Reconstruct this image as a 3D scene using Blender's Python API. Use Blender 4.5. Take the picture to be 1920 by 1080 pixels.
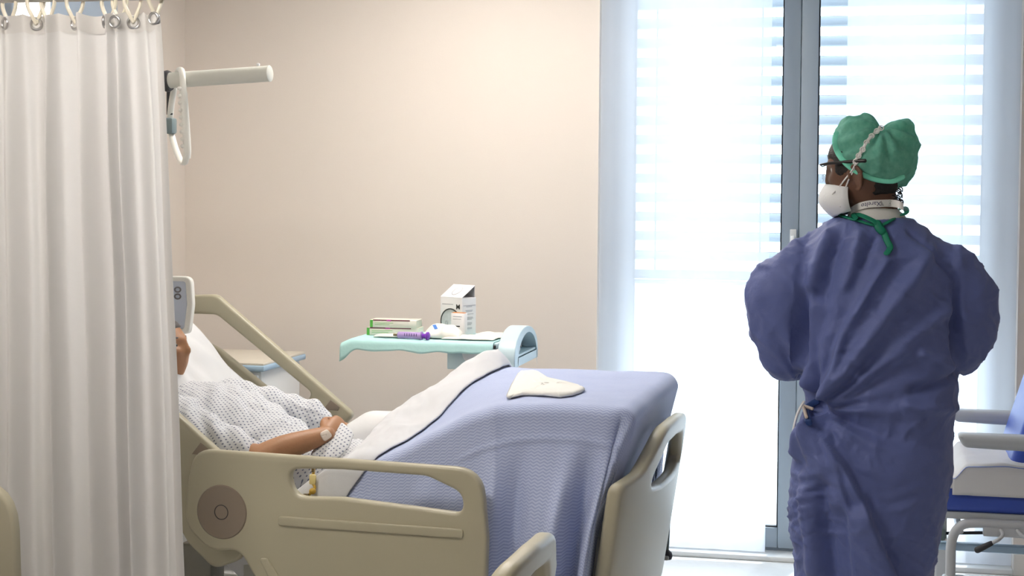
import bpy, bmesh, math, random
import numpy as np
from mathutils import Vector, Matrix
from mathutils.bvhtree import BVHTree

for _o in list(bpy.data.objects):
    bpy.data.objects.remove(_o, do_unlink=True)
SC = bpy.context.scene
COL = SC.collection
rnd = random.Random(7)
PI = math.pi

# ------------------------------------------------------------------ camera
F, CX, CY = 3000.0, 960.0, 465.0                 # focal length and principal point in pixels of the 1920x1080 frame
CAM = np.array([0.0, 0.0, 1.6])
YAW, PITCH, ROLL = math.radians(12.5), math.radians(2.2), 0.0075
RM = Matrix.Rotation(YAW, 4, 'Z') @ Matrix.Rotation(PI / 2 - PITCH, 4, 'X') @ Matrix.Rotation(ROLL, 4, 'Z')
cd = bpy.data.cameras.new('camera')
cam = bpy.data.objects.new('camera', cd)
COL.objects.link(cam)
cam.matrix_world = Matrix.Translation(CAM) @ RM
cd.sensor_width = 36.0
cd.sensor_fit = 'HORIZONTAL'
cd.lens = F / 1920.0 * 36.0
cd.shift_y = -(540.0 - CY) / 1920.0
cd.clip_start = 0.05
SC.camera = cam

# ------------------------------------------------------------------ world, daylight, exposure
w = bpy.data.worlds.new('daylight')
SC.world = w
w.use_nodes = True
_bg = w.node_tree.nodes['Background']
_bg.inputs[0].default_value = (0.78, 0.89, 1.0, 1)
_bg.inputs[1].default_value = 6.6
SC.view_settings.view_transform = 'Standard'
SC.view_settings.look = 'None'
SC.view_settings.gamma = 1.0
SC.view_settings.use_curve_mapping = False
SC.view_settings.exposure = 0.0
SC.cycles.use_denoising = True
SC.cycles.max_bounces = 10
SC.cycles.transparent_max_bounces = 16
SC.cycles.diffuse_bounces = 5
_sd = bpy.data.lights.new('sun', 'SUN')           # high sun on the window side
_sd.energy = 4.0; _sd.angle = math.radians(1.5); _sd.color = (1.0, 0.97, 0.93)
_so = bpy.data.objects.new('sun', _sd); COL.objects.link(_so)
_so.location = (2, 12, 9); _so.rotation_euler = (math.radians(-36), 0, math.radians(-14))
# light portal in the window opening: tells the sampler where the sky comes in, gives no light of its own
_ld = bpy.data.lights.new('window_portal', 'AREA')
_ld.shape = 'RECTANGLE'
_ld.size, _ld.size_y = 1.76, 2.66
_ld.cycles.is_portal = True
_lo = bpy.data.objects.new('window_portal', _ld)
COL.objects.link(_lo)
_lo.location = (-0.266, 7.45, 1.34)
_lo.rotation_euler = (-PI / 2, 0, 0)

# ------------------------------------------------------------------ photo geometry
RN = np.array(RM.to_3x3())
def ray(px, py):
    return RN @ np.array([(px - CX) / F, -(py - CY) / F, -1.0])
def pt(px, py, Y):                               # point of depth Y seen at a pixel
    d = ray(px, py); return CAM + d * (Y / d[1])
def ptx(px, py, X):
    d = ray(px, py); return CAM + d * (X / d[0])
def ptz(px, py, Z):
    d = ray(px, py); return CAM + d * ((Z - 1.6) / d[2])
DEL = math.radians(3.5)                          # the bed stands a little askew to the wall
_n = pt(1150, 908, 4.55)
BN = np.array([_n[0], _n[1], 0.0])
BX = np.array([math.cos(DEL), -math.sin(DEL), 0.0])   # towards the foot end
BY = np.array([math.sin(DEL), math.cos(DEL), 0.0])    # towards the wall side
def bp(px, py, yl):                              # bed coordinates (x, y, z) of a pixel on the upright plane y = yl
    d = ray(px, py)
    t = (yl - (CAM - BN) @ BY) / (d @ BY)
    p = CAM + t * d - BN
    return np.array([p @ BX, yl, p[2]])
def bw(x, y, z):
    return BN + BX * x + BY * y + np.array([0, 0, z])

# ------------------------------------------------------------------ numeric helpers
_perm = np.random.RandomState(3).permutation(256)
_perm = np.concatenate([_perm, _perm, _perm])
_grad = np.random.RandomState(5).normal(size=(256, 3))
_grad /= np.linalg.norm(_grad, axis=1)[:, None]
def noise(P):                                    # gradient noise, P (n,3) -> (n,)
    P = np.asarray(P, float)
    i = np.floor(P).astype(int); f = P - i
    i &= 255
    u = f * f * f * (f * (f * 6 - 15) + 10)
    r = np.zeros(len(P))
    for dx in (0, 1):
        for dy in (0, 1):
            for dz in (0, 1):
                h = _perm[_perm[_perm[(i[:, 0] + dx) & 255] + ((i[:, 1] + dy) & 255)] + ((i[:, 2] + dz) & 255)] & 255
                g = _grad[h]
                d = f - np.array([dx, dy, dz])
                wgt = (u[:, 0] if dx else 1 - u[:, 0]) * (u[:, 1] if dy else 1 - u[:, 1]) * (u[:, 2] if dz else 1 - u[:, 2])
                r += wgt * (g * d).sum(1)
    return r
def ridge(P):                                    # sharp crests
    return 1 - np.abs(noise(P)) * 2.2
def sstep(a, b, x):
    t = np.clip((np.asarray(x, float) - a) / (b - a), 0, 1)
    return t * t * (3 - 2 * t)
def gauss(x, s):
    return np.exp(-(np.asarray(x) / s) ** 2)

# ------------------------------------------------------------------ materials
def _bsdf(m):
    return m.node_tree.nodes['Principled BSDF']
MATS = {}
def mat(name, col, rough=0.5, metal=0.0, var=None, bump=None, spec=None, sheen=0.0, coat=0.0, trans=0.0, emit=None, sss=0.0):
    m = bpy.data.materials.new(name); m.use_nodes = True
    nt = m.node_tree; b = _bsdf(m)
    b.inputs['Base Color'].default_value = (*col, 1)
    b.inputs['Roughness'].default_value = rough
    b.inputs['Metallic'].default_value = metal
    if spec is not None: b.inputs['Specular IOR Level'].default_value = spec
    if sheen: b.inputs['Sheen Weight'].default_value = sheen
    if coat: b.inputs['Coat Weight'].default_value = coat
    if sss:
        b.inputs['Subsurface Weight'].default_value = sss
        b.inputs['Subsurface Radius'].default_value = (0.012, 0.005, 0.003)
    if emit:
        b.inputs['Emission Color'].default_value = (*emit[0], 1)
        b.inputs['Emission Strength'].default_value = emit[1]
    tc = nt.nodes.new('ShaderNodeTexCoord')
    if var:                                      # (scale, amount)
        nz = nt.nodes.new('ShaderNodeTexNoise'); nz.inputs['Scale'].default_value = var[0]; nz.inputs['Detail'].default_value = 4
        nt.links.new(tc.outputs['Object'], nz.inputs['Vector'])
        mx = nt.nodes.new('ShaderNodeMix'); mx.data_type = 'RGBA'
        mx.inputs['A'].default_value = (*[c * (1 - var[1]) for c in col], 1)
        mx.inputs['B'].default_value = (*[min(1, c * (1 + var[1])) for c in col], 1)
        nt.links.new(nz.outputs['Fac'], mx.inputs['Factor'])
        nt.links.new(mx.outputs['Result'], b.inputs['Base Color'])
    if bump:                                     # (scale, distance)
        nz = nt.nodes.new('ShaderNodeTexNoise'); nz.inputs['Scale'].default_value = bump[0]; nz.inputs['Detail'].default_value = 3
        nt.links.new(tc.outputs['Object'], nz.inputs['Vector'])
        bm_ = nt.nodes.new('ShaderNodeBump'); bm_.inputs['Strength'].default_value = 0.6; bm_.inputs['Distance'].default_value = bump[1]
        nt.links.new(nz.outputs['Fac'], bm_.inputs['Height'])
        nt.links.new(bm_.outputs['Normal'], b.inputs['Normal'])
    if trans:                                    # cloth that lets light through
        out = nt.nodes['Material Output']
        tr = nt.nodes.new('ShaderNodeBsdfTranslucent'); tr.inputs[0].default_value = (*col, 1)
        ms = nt.nodes.new('ShaderNodeMixShader'); ms.inputs[0].default_value = trans
        nt.links.new(b.outputs[0], ms.inputs[1]); nt.links.new(tr.outputs[0], ms.inputs[2])
        nt.links.new(ms.outputs[0], out.inputs[0])
    MATS[name] = m
    return m

mat('wall_paint', (0.75, 0.685, 0.625), 0.7, var=(1.5, 0.02), bump=(260, 0.0006))
mat('ceiling_paint', (0.80, 0.79, 0.77), 0.8, bump=(200, 0.0005))
mat('vinyl_floor', (0.70, 0.71, 0.71), 0.22, var=(30, 0.05))
mat('trim_paint', (0.62, 0.60, 0.57), 0.5, var=(4, 0.03))
mat('frame_alu', (0.36, 0.43, 0.50), 0.4, var=(3, 0.03))
mat('slat_alu', (0.52, 0.56, 0.60), 0.4, metal=0.3, var=(3, 0.03))
mat('gasket', (0.02, 0.02, 0.025), 0.6, var=(10, 0.1))
mat('balcony_stone', (0.75, 0.75, 0.74), 0.8, var=(8, 0.05), bump=(60, 0.002))
mat('curtain_cloth', (0.76, 0.75, 0.74), 0.85, trans=0.30, bump=(900, 0.0003))
mat('curtain_hem', (0.72, 0.70, 0.68), 0.85, trans=0.2, bump=(900, 0.0003))
mat('ivory_plastic', (0.80, 0.75, 0.62), 0.35, var=(20, 0.03))
mat('steel', (0.62, 0.62, 0.62), 0.28, metal=1.0, var=(30, 0.05))
mat('rail_alu', (0.55, 0.55, 0.54), 0.35, metal=0.8, var=(20, 0.04))
mat('bed_plastic', (0.44, 0.405, 0.29), 0.36, var=(3, 0.03), bump=(500, 0.0004))
mat('bed_taupe', (0.27, 0.215, 0.165), 0.45, var=(6, 0.04))
mat('bed_frame', (0.42, 0.42, 0.38), 0.4, var=(6, 0.04))
mat('dark_rubber', (0.035, 0.035, 0.04), 0.55, var=(20, 0.1))
mat('mattress_blue', (0.045, 0.06, 0.12), 0.55, var=(5, 0.06), bump=(60, 0.001))
mat('pole_paint', (0.62, 0.62, 0.56), 0.35, var=(8, 0.03))
mat('grip_white', (0.78, 0.77, 0.71), 0.35, var=(8, 0.03))
mat('grey_teal', (0.16, 0.21, 0.22), 0.4, var=(20, 0.05))
mat('white_plastic', (0.78, 0.79, 0.79), 0.35, var=(5, 0.02))
mat('aqua_plastic', (0.56, 0.70, 0.74), 0.35, var=(5, 0.02))
mat('blue_edge', (0.42, 0.58, 0.74), 0.4, var=(6, 0.03))
mat('cabinet_top', (0.66, 0.61, 0.52), 0.45, var=(14, 0.05))
mat('screen_panel', (0.55, 0.60, 0.70), 0.3, var=(4, 0.02))
mat('ring_print', (0.16, 0.15, 0.16), 0.5, var=(9, 0.05))
mat('sheet_white', (0.73, 0.735, 0.755), 0.8, trans=0.12, bump=(500, 0.0006))
mat('pillow_white', (0.72, 0.72, 0.72), 0.8, bump=(14, 0.004))
mat('pad_cream', (0.76, 0.75, 0.71), 0.9, bump=(120, 0.0015), var=(20, 0.03))
mat('scrub_gown', (0.105, 0.14, 0.36), 0.62, bump=(26, 0.007), var=(6, 0.05), sheen=0.1)
mat('gown_trim', (0.0, 0.20, 0.115), 0.6, var=(40, 0.12))
mat('scrub_white', (0.74, 0.74, 0.72), 0.8, bump=(80, 0.001))
mat('trouser_cloth', (0.55, 0.57, 0.60), 0.8, bump=(30, 0.002))
mat('skin_dark', (0.15, 0.070, 0.043), 0.48, var=(16, 0.12), bump=(160, 0.0006), sss=0.08)
mat('skin_tan', (0.40, 0.20, 0.10), 0.5, var=(14, 0.10), bump=(140, 0.0008), sss=0.12)
mat('hair_black', (0.012, 0.010, 0.010), 0.6, bump=(160, 0.004), var=(30, 0.3))
mat('hair_grey', (0.10, 0.09, 0.085), 0.6, bump=(160, 0.003), var=(30, 0.3))
mat('mask_white', (0.86, 0.88, 0.90), 0.8, bump=(160, 0.001))
mat('strap_white', (0.90, 0.90, 0.90), 0.7, var=(30, 0.03))
mat('glasses_dark', (0.012, 0.010, 0.010), 0.3, var=(20, 0.1))
mat('shoe_white', (0.7, 0.7, 0.7), 0.5, var=(10, 0.04))
mat('eye_white', (0.75, 0.73, 0.70), 0.2, var=(30, 0.03))
mat('eye_iris', (0.03, 0.018, 0.01), 0.2, var=(30, 0.1))
mat('tape_clear', (0.72, 0.62, 0.52), 0.4, var=(30, 0.05))
mat('chair_vinyl', (0.035, 0.08, 0.42), 0.42, var=(4, 0.05), bump=(300, 0.0004))
mat('chair_metal', (0.50, 0.52, 0.55), 0.35, var=(5, 0.03))
mat('chair_arm', (0.44, 0.47, 0.50), 0.45, var=(5, 0.03))
mat('pad_line', (0.22, 0.32, 0.68), 0.7, var=(9, 0.03))
mat('aqua_pad', (0.50, 0.80, 0.78), 0.7, bump=(90, 0.001), var=(30, 0.04))
mat('carton_white', (0.78, 0.77, 0.77), 0.55, var=(6, 0.02))
mat('print_black', (0.02, 0.02, 0.02), 0.6, var=(9, 0.05))
mat('print_grey', (0.36, 0.36, 0.38), 0.6, var=(9, 0.05))
mat('print_green', (0.10, 0.42, 0.06), 0.6, var=(9, 0.05))
mat('print_maroon', (0.14, 0.012, 0.04), 0.6, var=(9, 0.05))
mat('print_magenta', (0.55, 0.08, 0.40), 0.6, var=(9, 0.05))
mat('print_blue', (0.05, 0.20, 0.62), 0.6, var=(9, 0.05))
mat('print_navy', (0.03, 0.03, 0.16), 0.6, var=(9, 0.05))
mat('print_orange', (0.62, 0.24, 0.06), 0.6, var=(9, 0.05))
mat('carton_cream', (0.78, 0.76, 0.66), 0.55, var=(6, 0.02))
mat('purple_plastic', (0.22, 0.045, 0.50), 0.35, var=(9, 0.05))
mat('syringe_barrel', (0.48, 0.34, 0.66), 0.25, var=(9, 0.08))
mat('film_white', (0.82, 0.80, 0.74), 0.4, bump=(60, 0.001))
mat('tube_yellow', (0.66, 0.42, 0.07), 0.3, var=(20, 0.1))
mat('tube_brown', (0.20, 0.14, 0.06), 0.35, var=(20, 0.1))
mat('urine_bag', (0.80, 0.66, 0.30), 0.35, var=(9, 0.05))
mat('lamp_body', (0.36, 0.44, 0.54), 0.45, var=(5, 0.03))
mat('lamp_glow', (0.9, 0.9, 0.85), 0.5, emit=((1.0, 0.95, 0.88), 4.0))
mat('ceiling_glow', (0.9, 0.9, 0.85), 0.5, emit=((1.0, 0.935, 0.86), 23.0))
mat('ceiling_glow_dim', (0.9, 0.9, 0.85), 0.5, emit=((1.0, 0.935, 0.86), 5.0))

def special_materials():
    # sheer cloth: partly see-through
    m = bpy.data.materials.new('sheer_cloth'); m.use_nodes = True; nt = m.node_tree
    nt.nodes.remove(_bsdf(m)); out = nt.nodes['Material Output']
    di = nt.nodes.new('ShaderNodeBsdfDiffuse'); di.inputs[0].default_value = (0.86, 0.87, 0.90, 1)
    tl = nt.nodes.new('ShaderNodeBsdfTranslucent'); tl.inputs[0].default_value = (0.80, 0.81, 0.85, 1)
    tp = nt.nodes.new('ShaderNodeBsdfTransparent'); tp.inputs[0].default_value = (0.97, 0.98, 1, 1)
    a = nt.nodes.new('ShaderNodeMixShader'); a.inputs[0].default_value = 0.75
    b = nt.nodes.new('ShaderNodeMixShader')
    tc = nt.nodes.new('ShaderNodeTexCoord'); nz = nt.nodes.new('ShaderNodeTexNoise')
    nz.inputs['Scale'].default_value = 3; mp = nt.nodes.new('ShaderNodeMapping'); mp.inputs['Scale'].default_value = (8, 1, 0.3)
    nt.links.new(tc.outputs['Object'], mp.inputs[0]); nt.links.new(mp.outputs[0], nz.inputs['Vector'])
    mr = nt.nodes.new('ShaderNodeMapRange'); mr.inputs[3].default_value = 0.22; mr.inputs[4].default_value = 0.28
    nt.links.new(nz.outputs['Fac'], mr.inputs[0]); nt.links.new(mr.outputs[0], b.inputs[0])
    nt.links.new(di.outputs[0], a.inputs[1]); nt.links.new(tl.outputs[0], a.inputs[2])
    nt.links.new(a.outputs[0], b.inputs[1]); nt.links.new(tp.outputs[0], b.inputs[2])
    nt.links.new(b.outputs[0], out.inputs[0]); MATS['sheer_cloth'] = m
    # window glass and spectacle lens: clear with a faint reflection
    for nm, gl in (('window_glass', 0.05), ('lens_glass', 0.22)):
        m = bpy.data.materials.new(nm); m.use_nodes = True; nt = m.node_tree
        nt.nodes.remove(_bsdf(m)); out = nt.nodes['Material Output']
        tp = nt.nodes.new('ShaderNodeBsdfTransparent'); tp.inputs[0].default_value = (0.93, 0.96, 0.97, 1)
        g = nt.nodes.new('ShaderNodeBsdfGlossy'); g.inputs['Roughness'].default_value = 0.02
        b = nt.nodes.new('ShaderNodeMixShader'); b.inputs[0].default_value = gl
        nt.links.new(tp.outputs[0], b.inputs[1]); nt.links.new(g.outputs[0], b.inputs[2]); nt.links.new(b.outputs[0], out.inputs[0])
        MATS[nm] = m
    # herringbone blanket, uv in metres
    m = bpy.data.materials.new('blanket_weave'); m.use_nodes = True; nt = m.node_tree; b = _bsdf(m)
    b.inputs['Roughness'].default_value = 0.85; b.inputs['Sheen Weight'].default_value = 0.15
    uv = nt.nodes.new('ShaderNodeUVMap'); sp = nt.nodes.new('ShaderNodeSeparateXYZ'); nt.links.new(uv.outputs[0], sp.inputs[0])
    def M(op, x, y=None):
        n = nt.nodes.new('ShaderNodeMath'); n.operation = op
        for k, v in enumerate((x, y)):
            if v is None: continue
            if isinstance(v, (int, float)): n.inputs[k].default_value = v
            else: nt.links.new(v, n.inputs[k])
        return n.outputs[0]
    tri = M('PINGPONG', M('MULTIPLY', sp.outputs[0], 1 / 0.011), 1.0)
    ph = M('ADD', M('MULTIPLY', sp.outputs[1], 1 / 0.0095), M('MULTIPLY', tri, 0.62))
    wv = M('PINGPONG', M('MULTIPLY', ph, 2.0), 1.0)
    rp = nt.nodes.new('ShaderNodeMapRange'); rp.inputs[1].default_value = 0.3; rp.inputs[2].default_value = 0.7; nt.links.new(wv, rp.inputs[0])
    mx = nt.nodes.new('ShaderNodeMix'); mx.data_type = 'RGBA'
    mx.inputs['A'].default_value = (0.35, 0.41, 0.64, 1); mx.inputs['B'].default_value = (0.50, 0.56, 0.75, 1)
    nt.links.new(rp.outputs[0], mx.inputs['Factor']); nt.links.new(mx.outputs['Result'], b.inputs['Base Color'])
    bu = nt.nodes.new('ShaderNodeBump'); bu.inputs['Distance'].default_value = 0.0006; bu.inputs['Strength'].default_value = 0.5
    nt.links.new(rp.outputs[0], bu.inputs['Height']); nt.links.new(bu.outputs[0], b.inputs['Normal'])
    MATS['blanket_weave'] = m
    # dotted hospital gown, uv in metres
    m = bpy.data.materials.new('dotted_cotton'); m.use_nodes = True; nt = m.node_tree; b = _bsdf(m)
    b.inputs['Roughness'].default_value = 0.85
    uv = nt.nodes.new('ShaderNodeUVMap'); vo = nt.nodes.new('ShaderNodeTexVoronoi')
    vo.voronoi_dimensions = '2D'; vo.inputs['Scale'].default_value = 1 / 0.0135; vo.inputs['Randomness'].default_value = 0.12
    mp = nt.nodes.new('ShaderNodeMapping'); mp.inputs['Rotation'].default_value = (0, 0, 0.7)
    nt.links.new(uv.outputs[0], mp.inputs[0]); nt.links.new(mp.outputs[0], vo.inputs['Vector'])
    rp = nt.nodes.new('ShaderNodeMapRange'); rp.inputs[1].default_value = 0.16; rp.inputs[2].default_value = 0.24; nt.links.new(vo.outputs['Distance'], rp.inputs[0])
    mx = nt.nodes.new('ShaderNodeMix'); mx.data_type = 'RGBA'
    mx.inputs['A'].default_value = (0.16, 0.18, 0.26, 1); mx.inputs['B'].default_value = (0.67, 0.68, 0.70, 1)
    nt.links.new(rp.outputs[0], mx.inputs['Factor']); nt.links.new(mx.outputs['Result'], b.inputs['Base Color'])
    MATS['dotted_cotton'] = m
    # bouffant cap: thin non-woven
    m = bpy.data.materials.new('cap_fleece'); m.use_nodes = True; nt = m.node_tree; b = _bsdf(m); out = nt.nodes['Material Output']
    tc = nt.nodes.new('ShaderNodeTexCoord'); nz = nt.nodes.new('ShaderNodeTexNoise'); nz.inputs['Scale'].default_value = 70; nz.inputs['Detail'].default_value = 9
    nt.links.new(tc.outputs['Object'], nz.inputs['Vector'])
    mx = nt.nodes.new('ShaderNodeMix'); mx.data_type = 'RGBA'
    mx.inputs['A'].default_value = (0.13, 0.54, 0.41, 1); mx.inputs['B'].default_value = (0.36, 0.86, 0.69, 1)
    nt.links.new(nz.outputs['Fac'], mx.inputs['Factor']); nt.links.new(mx.outputs['Result'], b.inputs['Base Color']); b.inputs['Roughness'].default_value = 0.7
    n2 = nt.nodes.new('ShaderNodeTexNoise'); n2.inputs['Scale'].default_value = 300; nt.links.new(tc.outputs['Object'], n2.inputs['Vector'])
    bu = nt.nodes.new('ShaderNodeBump'); bu.inputs['Distance'].default_value = 0.0008; nt.links.new(n2.outputs['Fac'], bu.inputs['Height']); nt.links.new(bu.outputs[0], b.inputs['Normal'])
    tl = nt.nodes.new('ShaderNodeBsdfTranslucent'); nt.links.new(mx.outputs['Result'], tl.inputs[0])
    ms = nt.nodes.new('ShaderNodeMixShader'); ms.inputs[0].default_value = 0.42
    nt.links.new(b.outputs[0], ms.inputs[1]); nt.links.new(tl.outputs[0], ms.inputs[2]); nt.links.new(ms.outputs[0], out.inputs[0])
    MATS['cap_fleece'] = m
special_materials()
mat('cap_band', (0.22, 0.78, 0.58), 0.7, var=(40, 0.08))

# ------------------------------------------------------------------ mesh helpers
def frame_along(path, up=(0, 0, 1)):
    P = [Vector(p) for p in path]; n = len(P); T = []
    for i in range(n):
        a = P[max(0, i - 1)]; b = P[min(n - 1, i + 1)]
        T.append((b - a).normalized())
    u = Vector(up)
    if abs(u.dot(T[0])) > 0.95: u = Vector((1, 0, 0)) if abs(T[0].x) < 0.9 else Vector((0, 1, 0))
    N = [(u - T[0] * u.dot(T[0])).normalized()]
    for i in range(1, n):
        v = N[-1] - T[i] * N[-1].dot(T[i])
        N.append(v.normalized() if v.length > 1e-6 else N[-1])
    return P, T, N
def smooth_path(pts, k=6):                       # Catmull-Rom, works on rows of any width
    P = np.array(pts, float); n = len(P)
    if n < 3: return [tuple(p) for p in P]
    out = []
    for i in range(n - 1):
        p0, p1, p2, p3 = P[max(0, i - 1)], P[i], P[i + 1], P[min(n - 1, i + 2)]
        for s in range(k):
            t = s / k
            out.append(0.5 * ((2 * p1) + (-p0 + p2) * t + (2 * p0 - 5 * p1 + 4 * p2 - p3) * t * t + (-p0 + 3 * p1 - 3 * p2 + p3) * t ** 3))
    out.append(P[-1])
    return [tuple(p) for p in out]
class MB:
    def __init__(s): s.v = []; s.f = []
    def add(s, V, Fc):
        o = len(s.v); s.v += [tuple(map(float, p)) for p in V]; s.f += [tuple(i + o for i in q) for q in Fc]; return s
    def box(s, lo, hi, bev=0.0, seg=2, M=None):
        b = bmesh.new(); bmesh.ops.create_cube(b, size=1)
        lo = np.array(lo, float); hi = np.array(hi, float); c = (lo + hi) / 2; d = hi - lo
        for v in b.verts: v.co = Vector((v.co.x * d[0], v.co.y * d[1], v.co.z * d[2]))
        if bev: bmesh.ops.bevel(b, geom=b.edges[:], offset=bev, segments=seg, affect='EDGES', profile=0.5)
        for v in b.verts:
            v.co = v.co + Vector(c)
            if M is not None: v.co = M @ v.co
        b.verts.index_update()
        s.add([v.co for v in b.verts], [[v.index for v in q.verts] for q in b.faces]); b.free(); return s
    def rings(s, R, cap=True, closed=False):
        n = len(R[0]); o = len(s.v)
        for r in R: s.v += [tuple(map(float, p)) for p in r]
        m = len(R)
        for i in range(m if closed else m - 1):
            a = o + i * n; b = o + ((i + 1) % m) * n
            for j in range(n):
                k = (j + 1) % n; s.f.append((a + j, a + k, b + k, b + j))
        if cap and not closed:
            s.f.append(tuple(o + j for j in range(n))[::-1]); s.f.append(tuple(o + (m - 1) * n + j for j in range(n)))
        return s
    def tube(s, path, r, seg=10, closed=False, up=(0, 0, 1), flat=1.0, round_ends=False):
        if closed: path = list(path)
        P, T, N = frame_along(path, up)
        if closed:
            n_ = len(P)
            for i in range(n_): T[i] = (P[(i + 1) % n_] - P[i - 1]).normalized()
            for i in range(n_):
                v = Vector(up) - T[i] * Vector(up).dot(T[i])
                if v.length > 0.2: N[i] = v.normalized()
        R = []
        for i, p in enumerate(P):
            rr = r[i] if hasattr(r, '__len__') else r
            B = T[i].cross(N[i])
            R.append([p + N[i] * math.cos(a) * rr * flat + B * math.sin(a) * rr for a in [2 * PI * j / seg for j in range(seg)]])
        if round_ends and not closed:
            def cap_rings(p, t, nn, rr, sgn):
                B = t.cross(nn); out = []
                for q in (0.35, 0.7, 0.92):
                    c = math.sqrt(1 - q * q)
                    out.append([p + t * sgn * rr * q + (nn * math.cos(a) * flat + B * math.sin(a)) * rr * c for a in [2 * PI * j / seg for j in range(seg)]])
                return out
            r0 = r[0] if hasattr(r, '__len__') else r; r1 = r[-1] if hasattr(r, '__len__') else r
            R = cap_rings(P[0], T[0], N[0], r0, -1)[::-1] + R + cap_rings(P[-1], T[-1], N[-1], r1, 1)
        return s.rings(R, cap=not closed, closed=closed)
    def ell(s, c, r, M=None, nu=20, nv=12):
        V = []; Fc = []
        for i in range(nv + 1):
            ph = -PI / 2 + PI * i / nv
            for j in range(nu):
                a = 2 * PI * j / nu
                V.append(Vector((r[0] * math.cos(ph) * math.cos(a), r[1] * math.cos(ph) * math.sin(a), r[2] * math.sin(ph))))
        for i in range(nv):
            for j in range(nu):
                k = (j + 1) % nu; Fc.append((i * nu + j, i * nu + k, (i + 1) * nu + k, (i + 1) * nu + j))
        V = [(M @ v if M is not None else v) + Vector(c) for v in V]
        return s.add(V, Fc)
    def lathe(s, prof, c=(0, 0, 0), axis='Z', seg=20):
        R = []
        for (r, h) in prof:
            ring = []
            for j in range(seg):
                a = 2 * PI * j / seg; x, y = r * math.cos(a), r * math.sin(a)
                p = {'Z': (x, y, h), 'X': (h, x, y), 'Y': (y, h, x)}[axis]
                ring.append((p[0] + c[0], p[1] + c[1], p[2] + c[2]))
            R.append(ring)
        return s.rings(R)
    def xf(s, M):
        s.v = [tuple(M @ Vector(p)) for p in s.v]; return s
    def mesh(s, name='m'):
        me = bpy.data.meshes.new(name); me.from_pydata(s.v, [], s.f); me.validate(); me.update(); return me
    def build(s, name, m, parent=None, smooth=True, angle=45):
        return link(name, s.mesh(name), m, parent, smooth, angle)
def link(name, me, m, parent=None, smooth=True, angle=45):
    me.name = name
    b = bmesh.new(); b.from_mesh(me); bmesh.ops.recalc_face_normals(b, faces=b.faces[:]); b.to_mesh(me); b.free()
    if smooth:
        me.polygons.foreach_set('use_smooth', [True] * len(me.polygons))
        if angle < 180: me.set_sharp_from_angle(angle=math.radians(angle))
    me.materials.clear(); me.materials.append(MATS[m])
    o = bpy.data.objects.new(name, me); COL.objects.link(o)
    if parent is not None: o.parent = parent
    return o
def tag(o, label, cat, group=None):
    o['label'] = label; o['category'] = cat
    if group: o['group'] = group
    return o
def thing(name, label, cat, loc=(0, 0, 0), rotz=0.0, group=None):
    o = bpy.data.objects.new(name, None); COL.objects.link(o); o.empty_display_size = 0.1
    o.location = loc; o.rotation_euler = (0, 0, rotz)
    return tag(o, label, cat, group)
def structure(o):
    o['kind'] = 'structure'; return o
def fillet(pts, k=6):                            # [(x, y, radius)] closed -> points
    out = []; n = len(pts)
    for i in range(n):
        p = np.array(pts[i][:2], float); r = pts[i][2] if len(pts[i]) > 2 else 0
        a = np.array(pts[i - 1][:2], float); b = np.array(pts[(i + 1) % n][:2], float)
        if r <= 0: out.append(tuple(p)); continue
        da = (a - p) / np.linalg.norm(a - p); db = (b - p) / np.linalg.norm(b - p)
        ang = math.acos(max(-1, min(1, float(da @ db))))
        t = min(r / math.tan(ang / 2), 0.49 * np.linalg.norm(a - p), 0.49 * np.linalg.norm(b - p))
        p0, p2 = p + da * t, p + db * t
        for j in range(k + 1):
            s = j / k; out.append(tuple((1 - s) ** 2 * p0 + 2 * s * (1 - s) * p + s * s * p2))
    return out
def board(outline, holes, th, bev, res=3):       # flat board with holes and rounded edges, in the xy plane, th along z
    cu = bpy.data.curves.new('tmp', 'CURVE'); cu.dimensions = '2D'; cu.fill_mode = 'BOTH'
    for loop in [outline] + list(holes):
        sp = cu.splines.new('POLY'); sp.points.add(len(loop) - 1); sp.use_cyclic_u = True
        for q, p in zip(sp.points, loop): q.co = (p[0], p[1], 0, 1)
    cu.extrude = th / 2 - bev; cu.bevel_depth = bev; cu.bevel_resolution = res; cu.offset = -bev
    o = bpy.data.objects.new('tmp', cu); COL.objects.link(o)
    dg = bpy.context.evaluated_depsgraph_get()
    me = bpy.data.meshes.new_from_object(o.evaluated_get(dg))
    bpy.data.objects.remove(o); bpy.data.curves.remove(cu)
    b = bmesh.new(); b.from_mesh(me); bmesh.ops.remove_doubles(b, verts=b.verts[:], dist=1e-5); b.to_mesh(me); b.free()
    return me
def remap(me, fn):
    V = np.empty(len(me.vertices) * 3); me.vertices.foreach_get('co', V); V = V.reshape(-1, 3)
    V = fn(V); me.vertices.foreach_set('co', np.ascontiguousarray(V, dtype=float).ravel()); me.update(); return me
def coords(me):
    V = np.empty(len(me.vertices) * 3); me.vertices.foreach_get('co', V); return V.reshape(-1, 3)
def normals(me):
    V = np.empty(len(me.vertices) * 3); me.vertex_normals.foreach_get('vector', V); return V.reshape(-1, 3)
def voxel(mb, size, it=4, sub=0, fac=0.5):       # union of closed shapes as one continuous surface
    me = mb.mesh('tmp'); o = bpy.data.objects.new('tmp', me); COL.objects.link(o)
    r = o.modifiers.new('r', 'REMESH'); r.mode = 'VOXEL'; r.voxel_size = size
    if it:
        q = o.modifiers.new('s', 'SMOOTH'); q.factor = fac; q.iterations = it
    if sub:
        q = o.modifiers.new('u', 'SUBSURF'); q.levels = sub; q.render_levels = sub
    dg = bpy.context.evaluated_depsgraph_get()
    out = bpy.data.meshes.new_from_object(o.evaluated_get(dg))
    bpy.data.objects.remove(o); bpy.data.meshes.remove(me)
    return out
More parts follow.
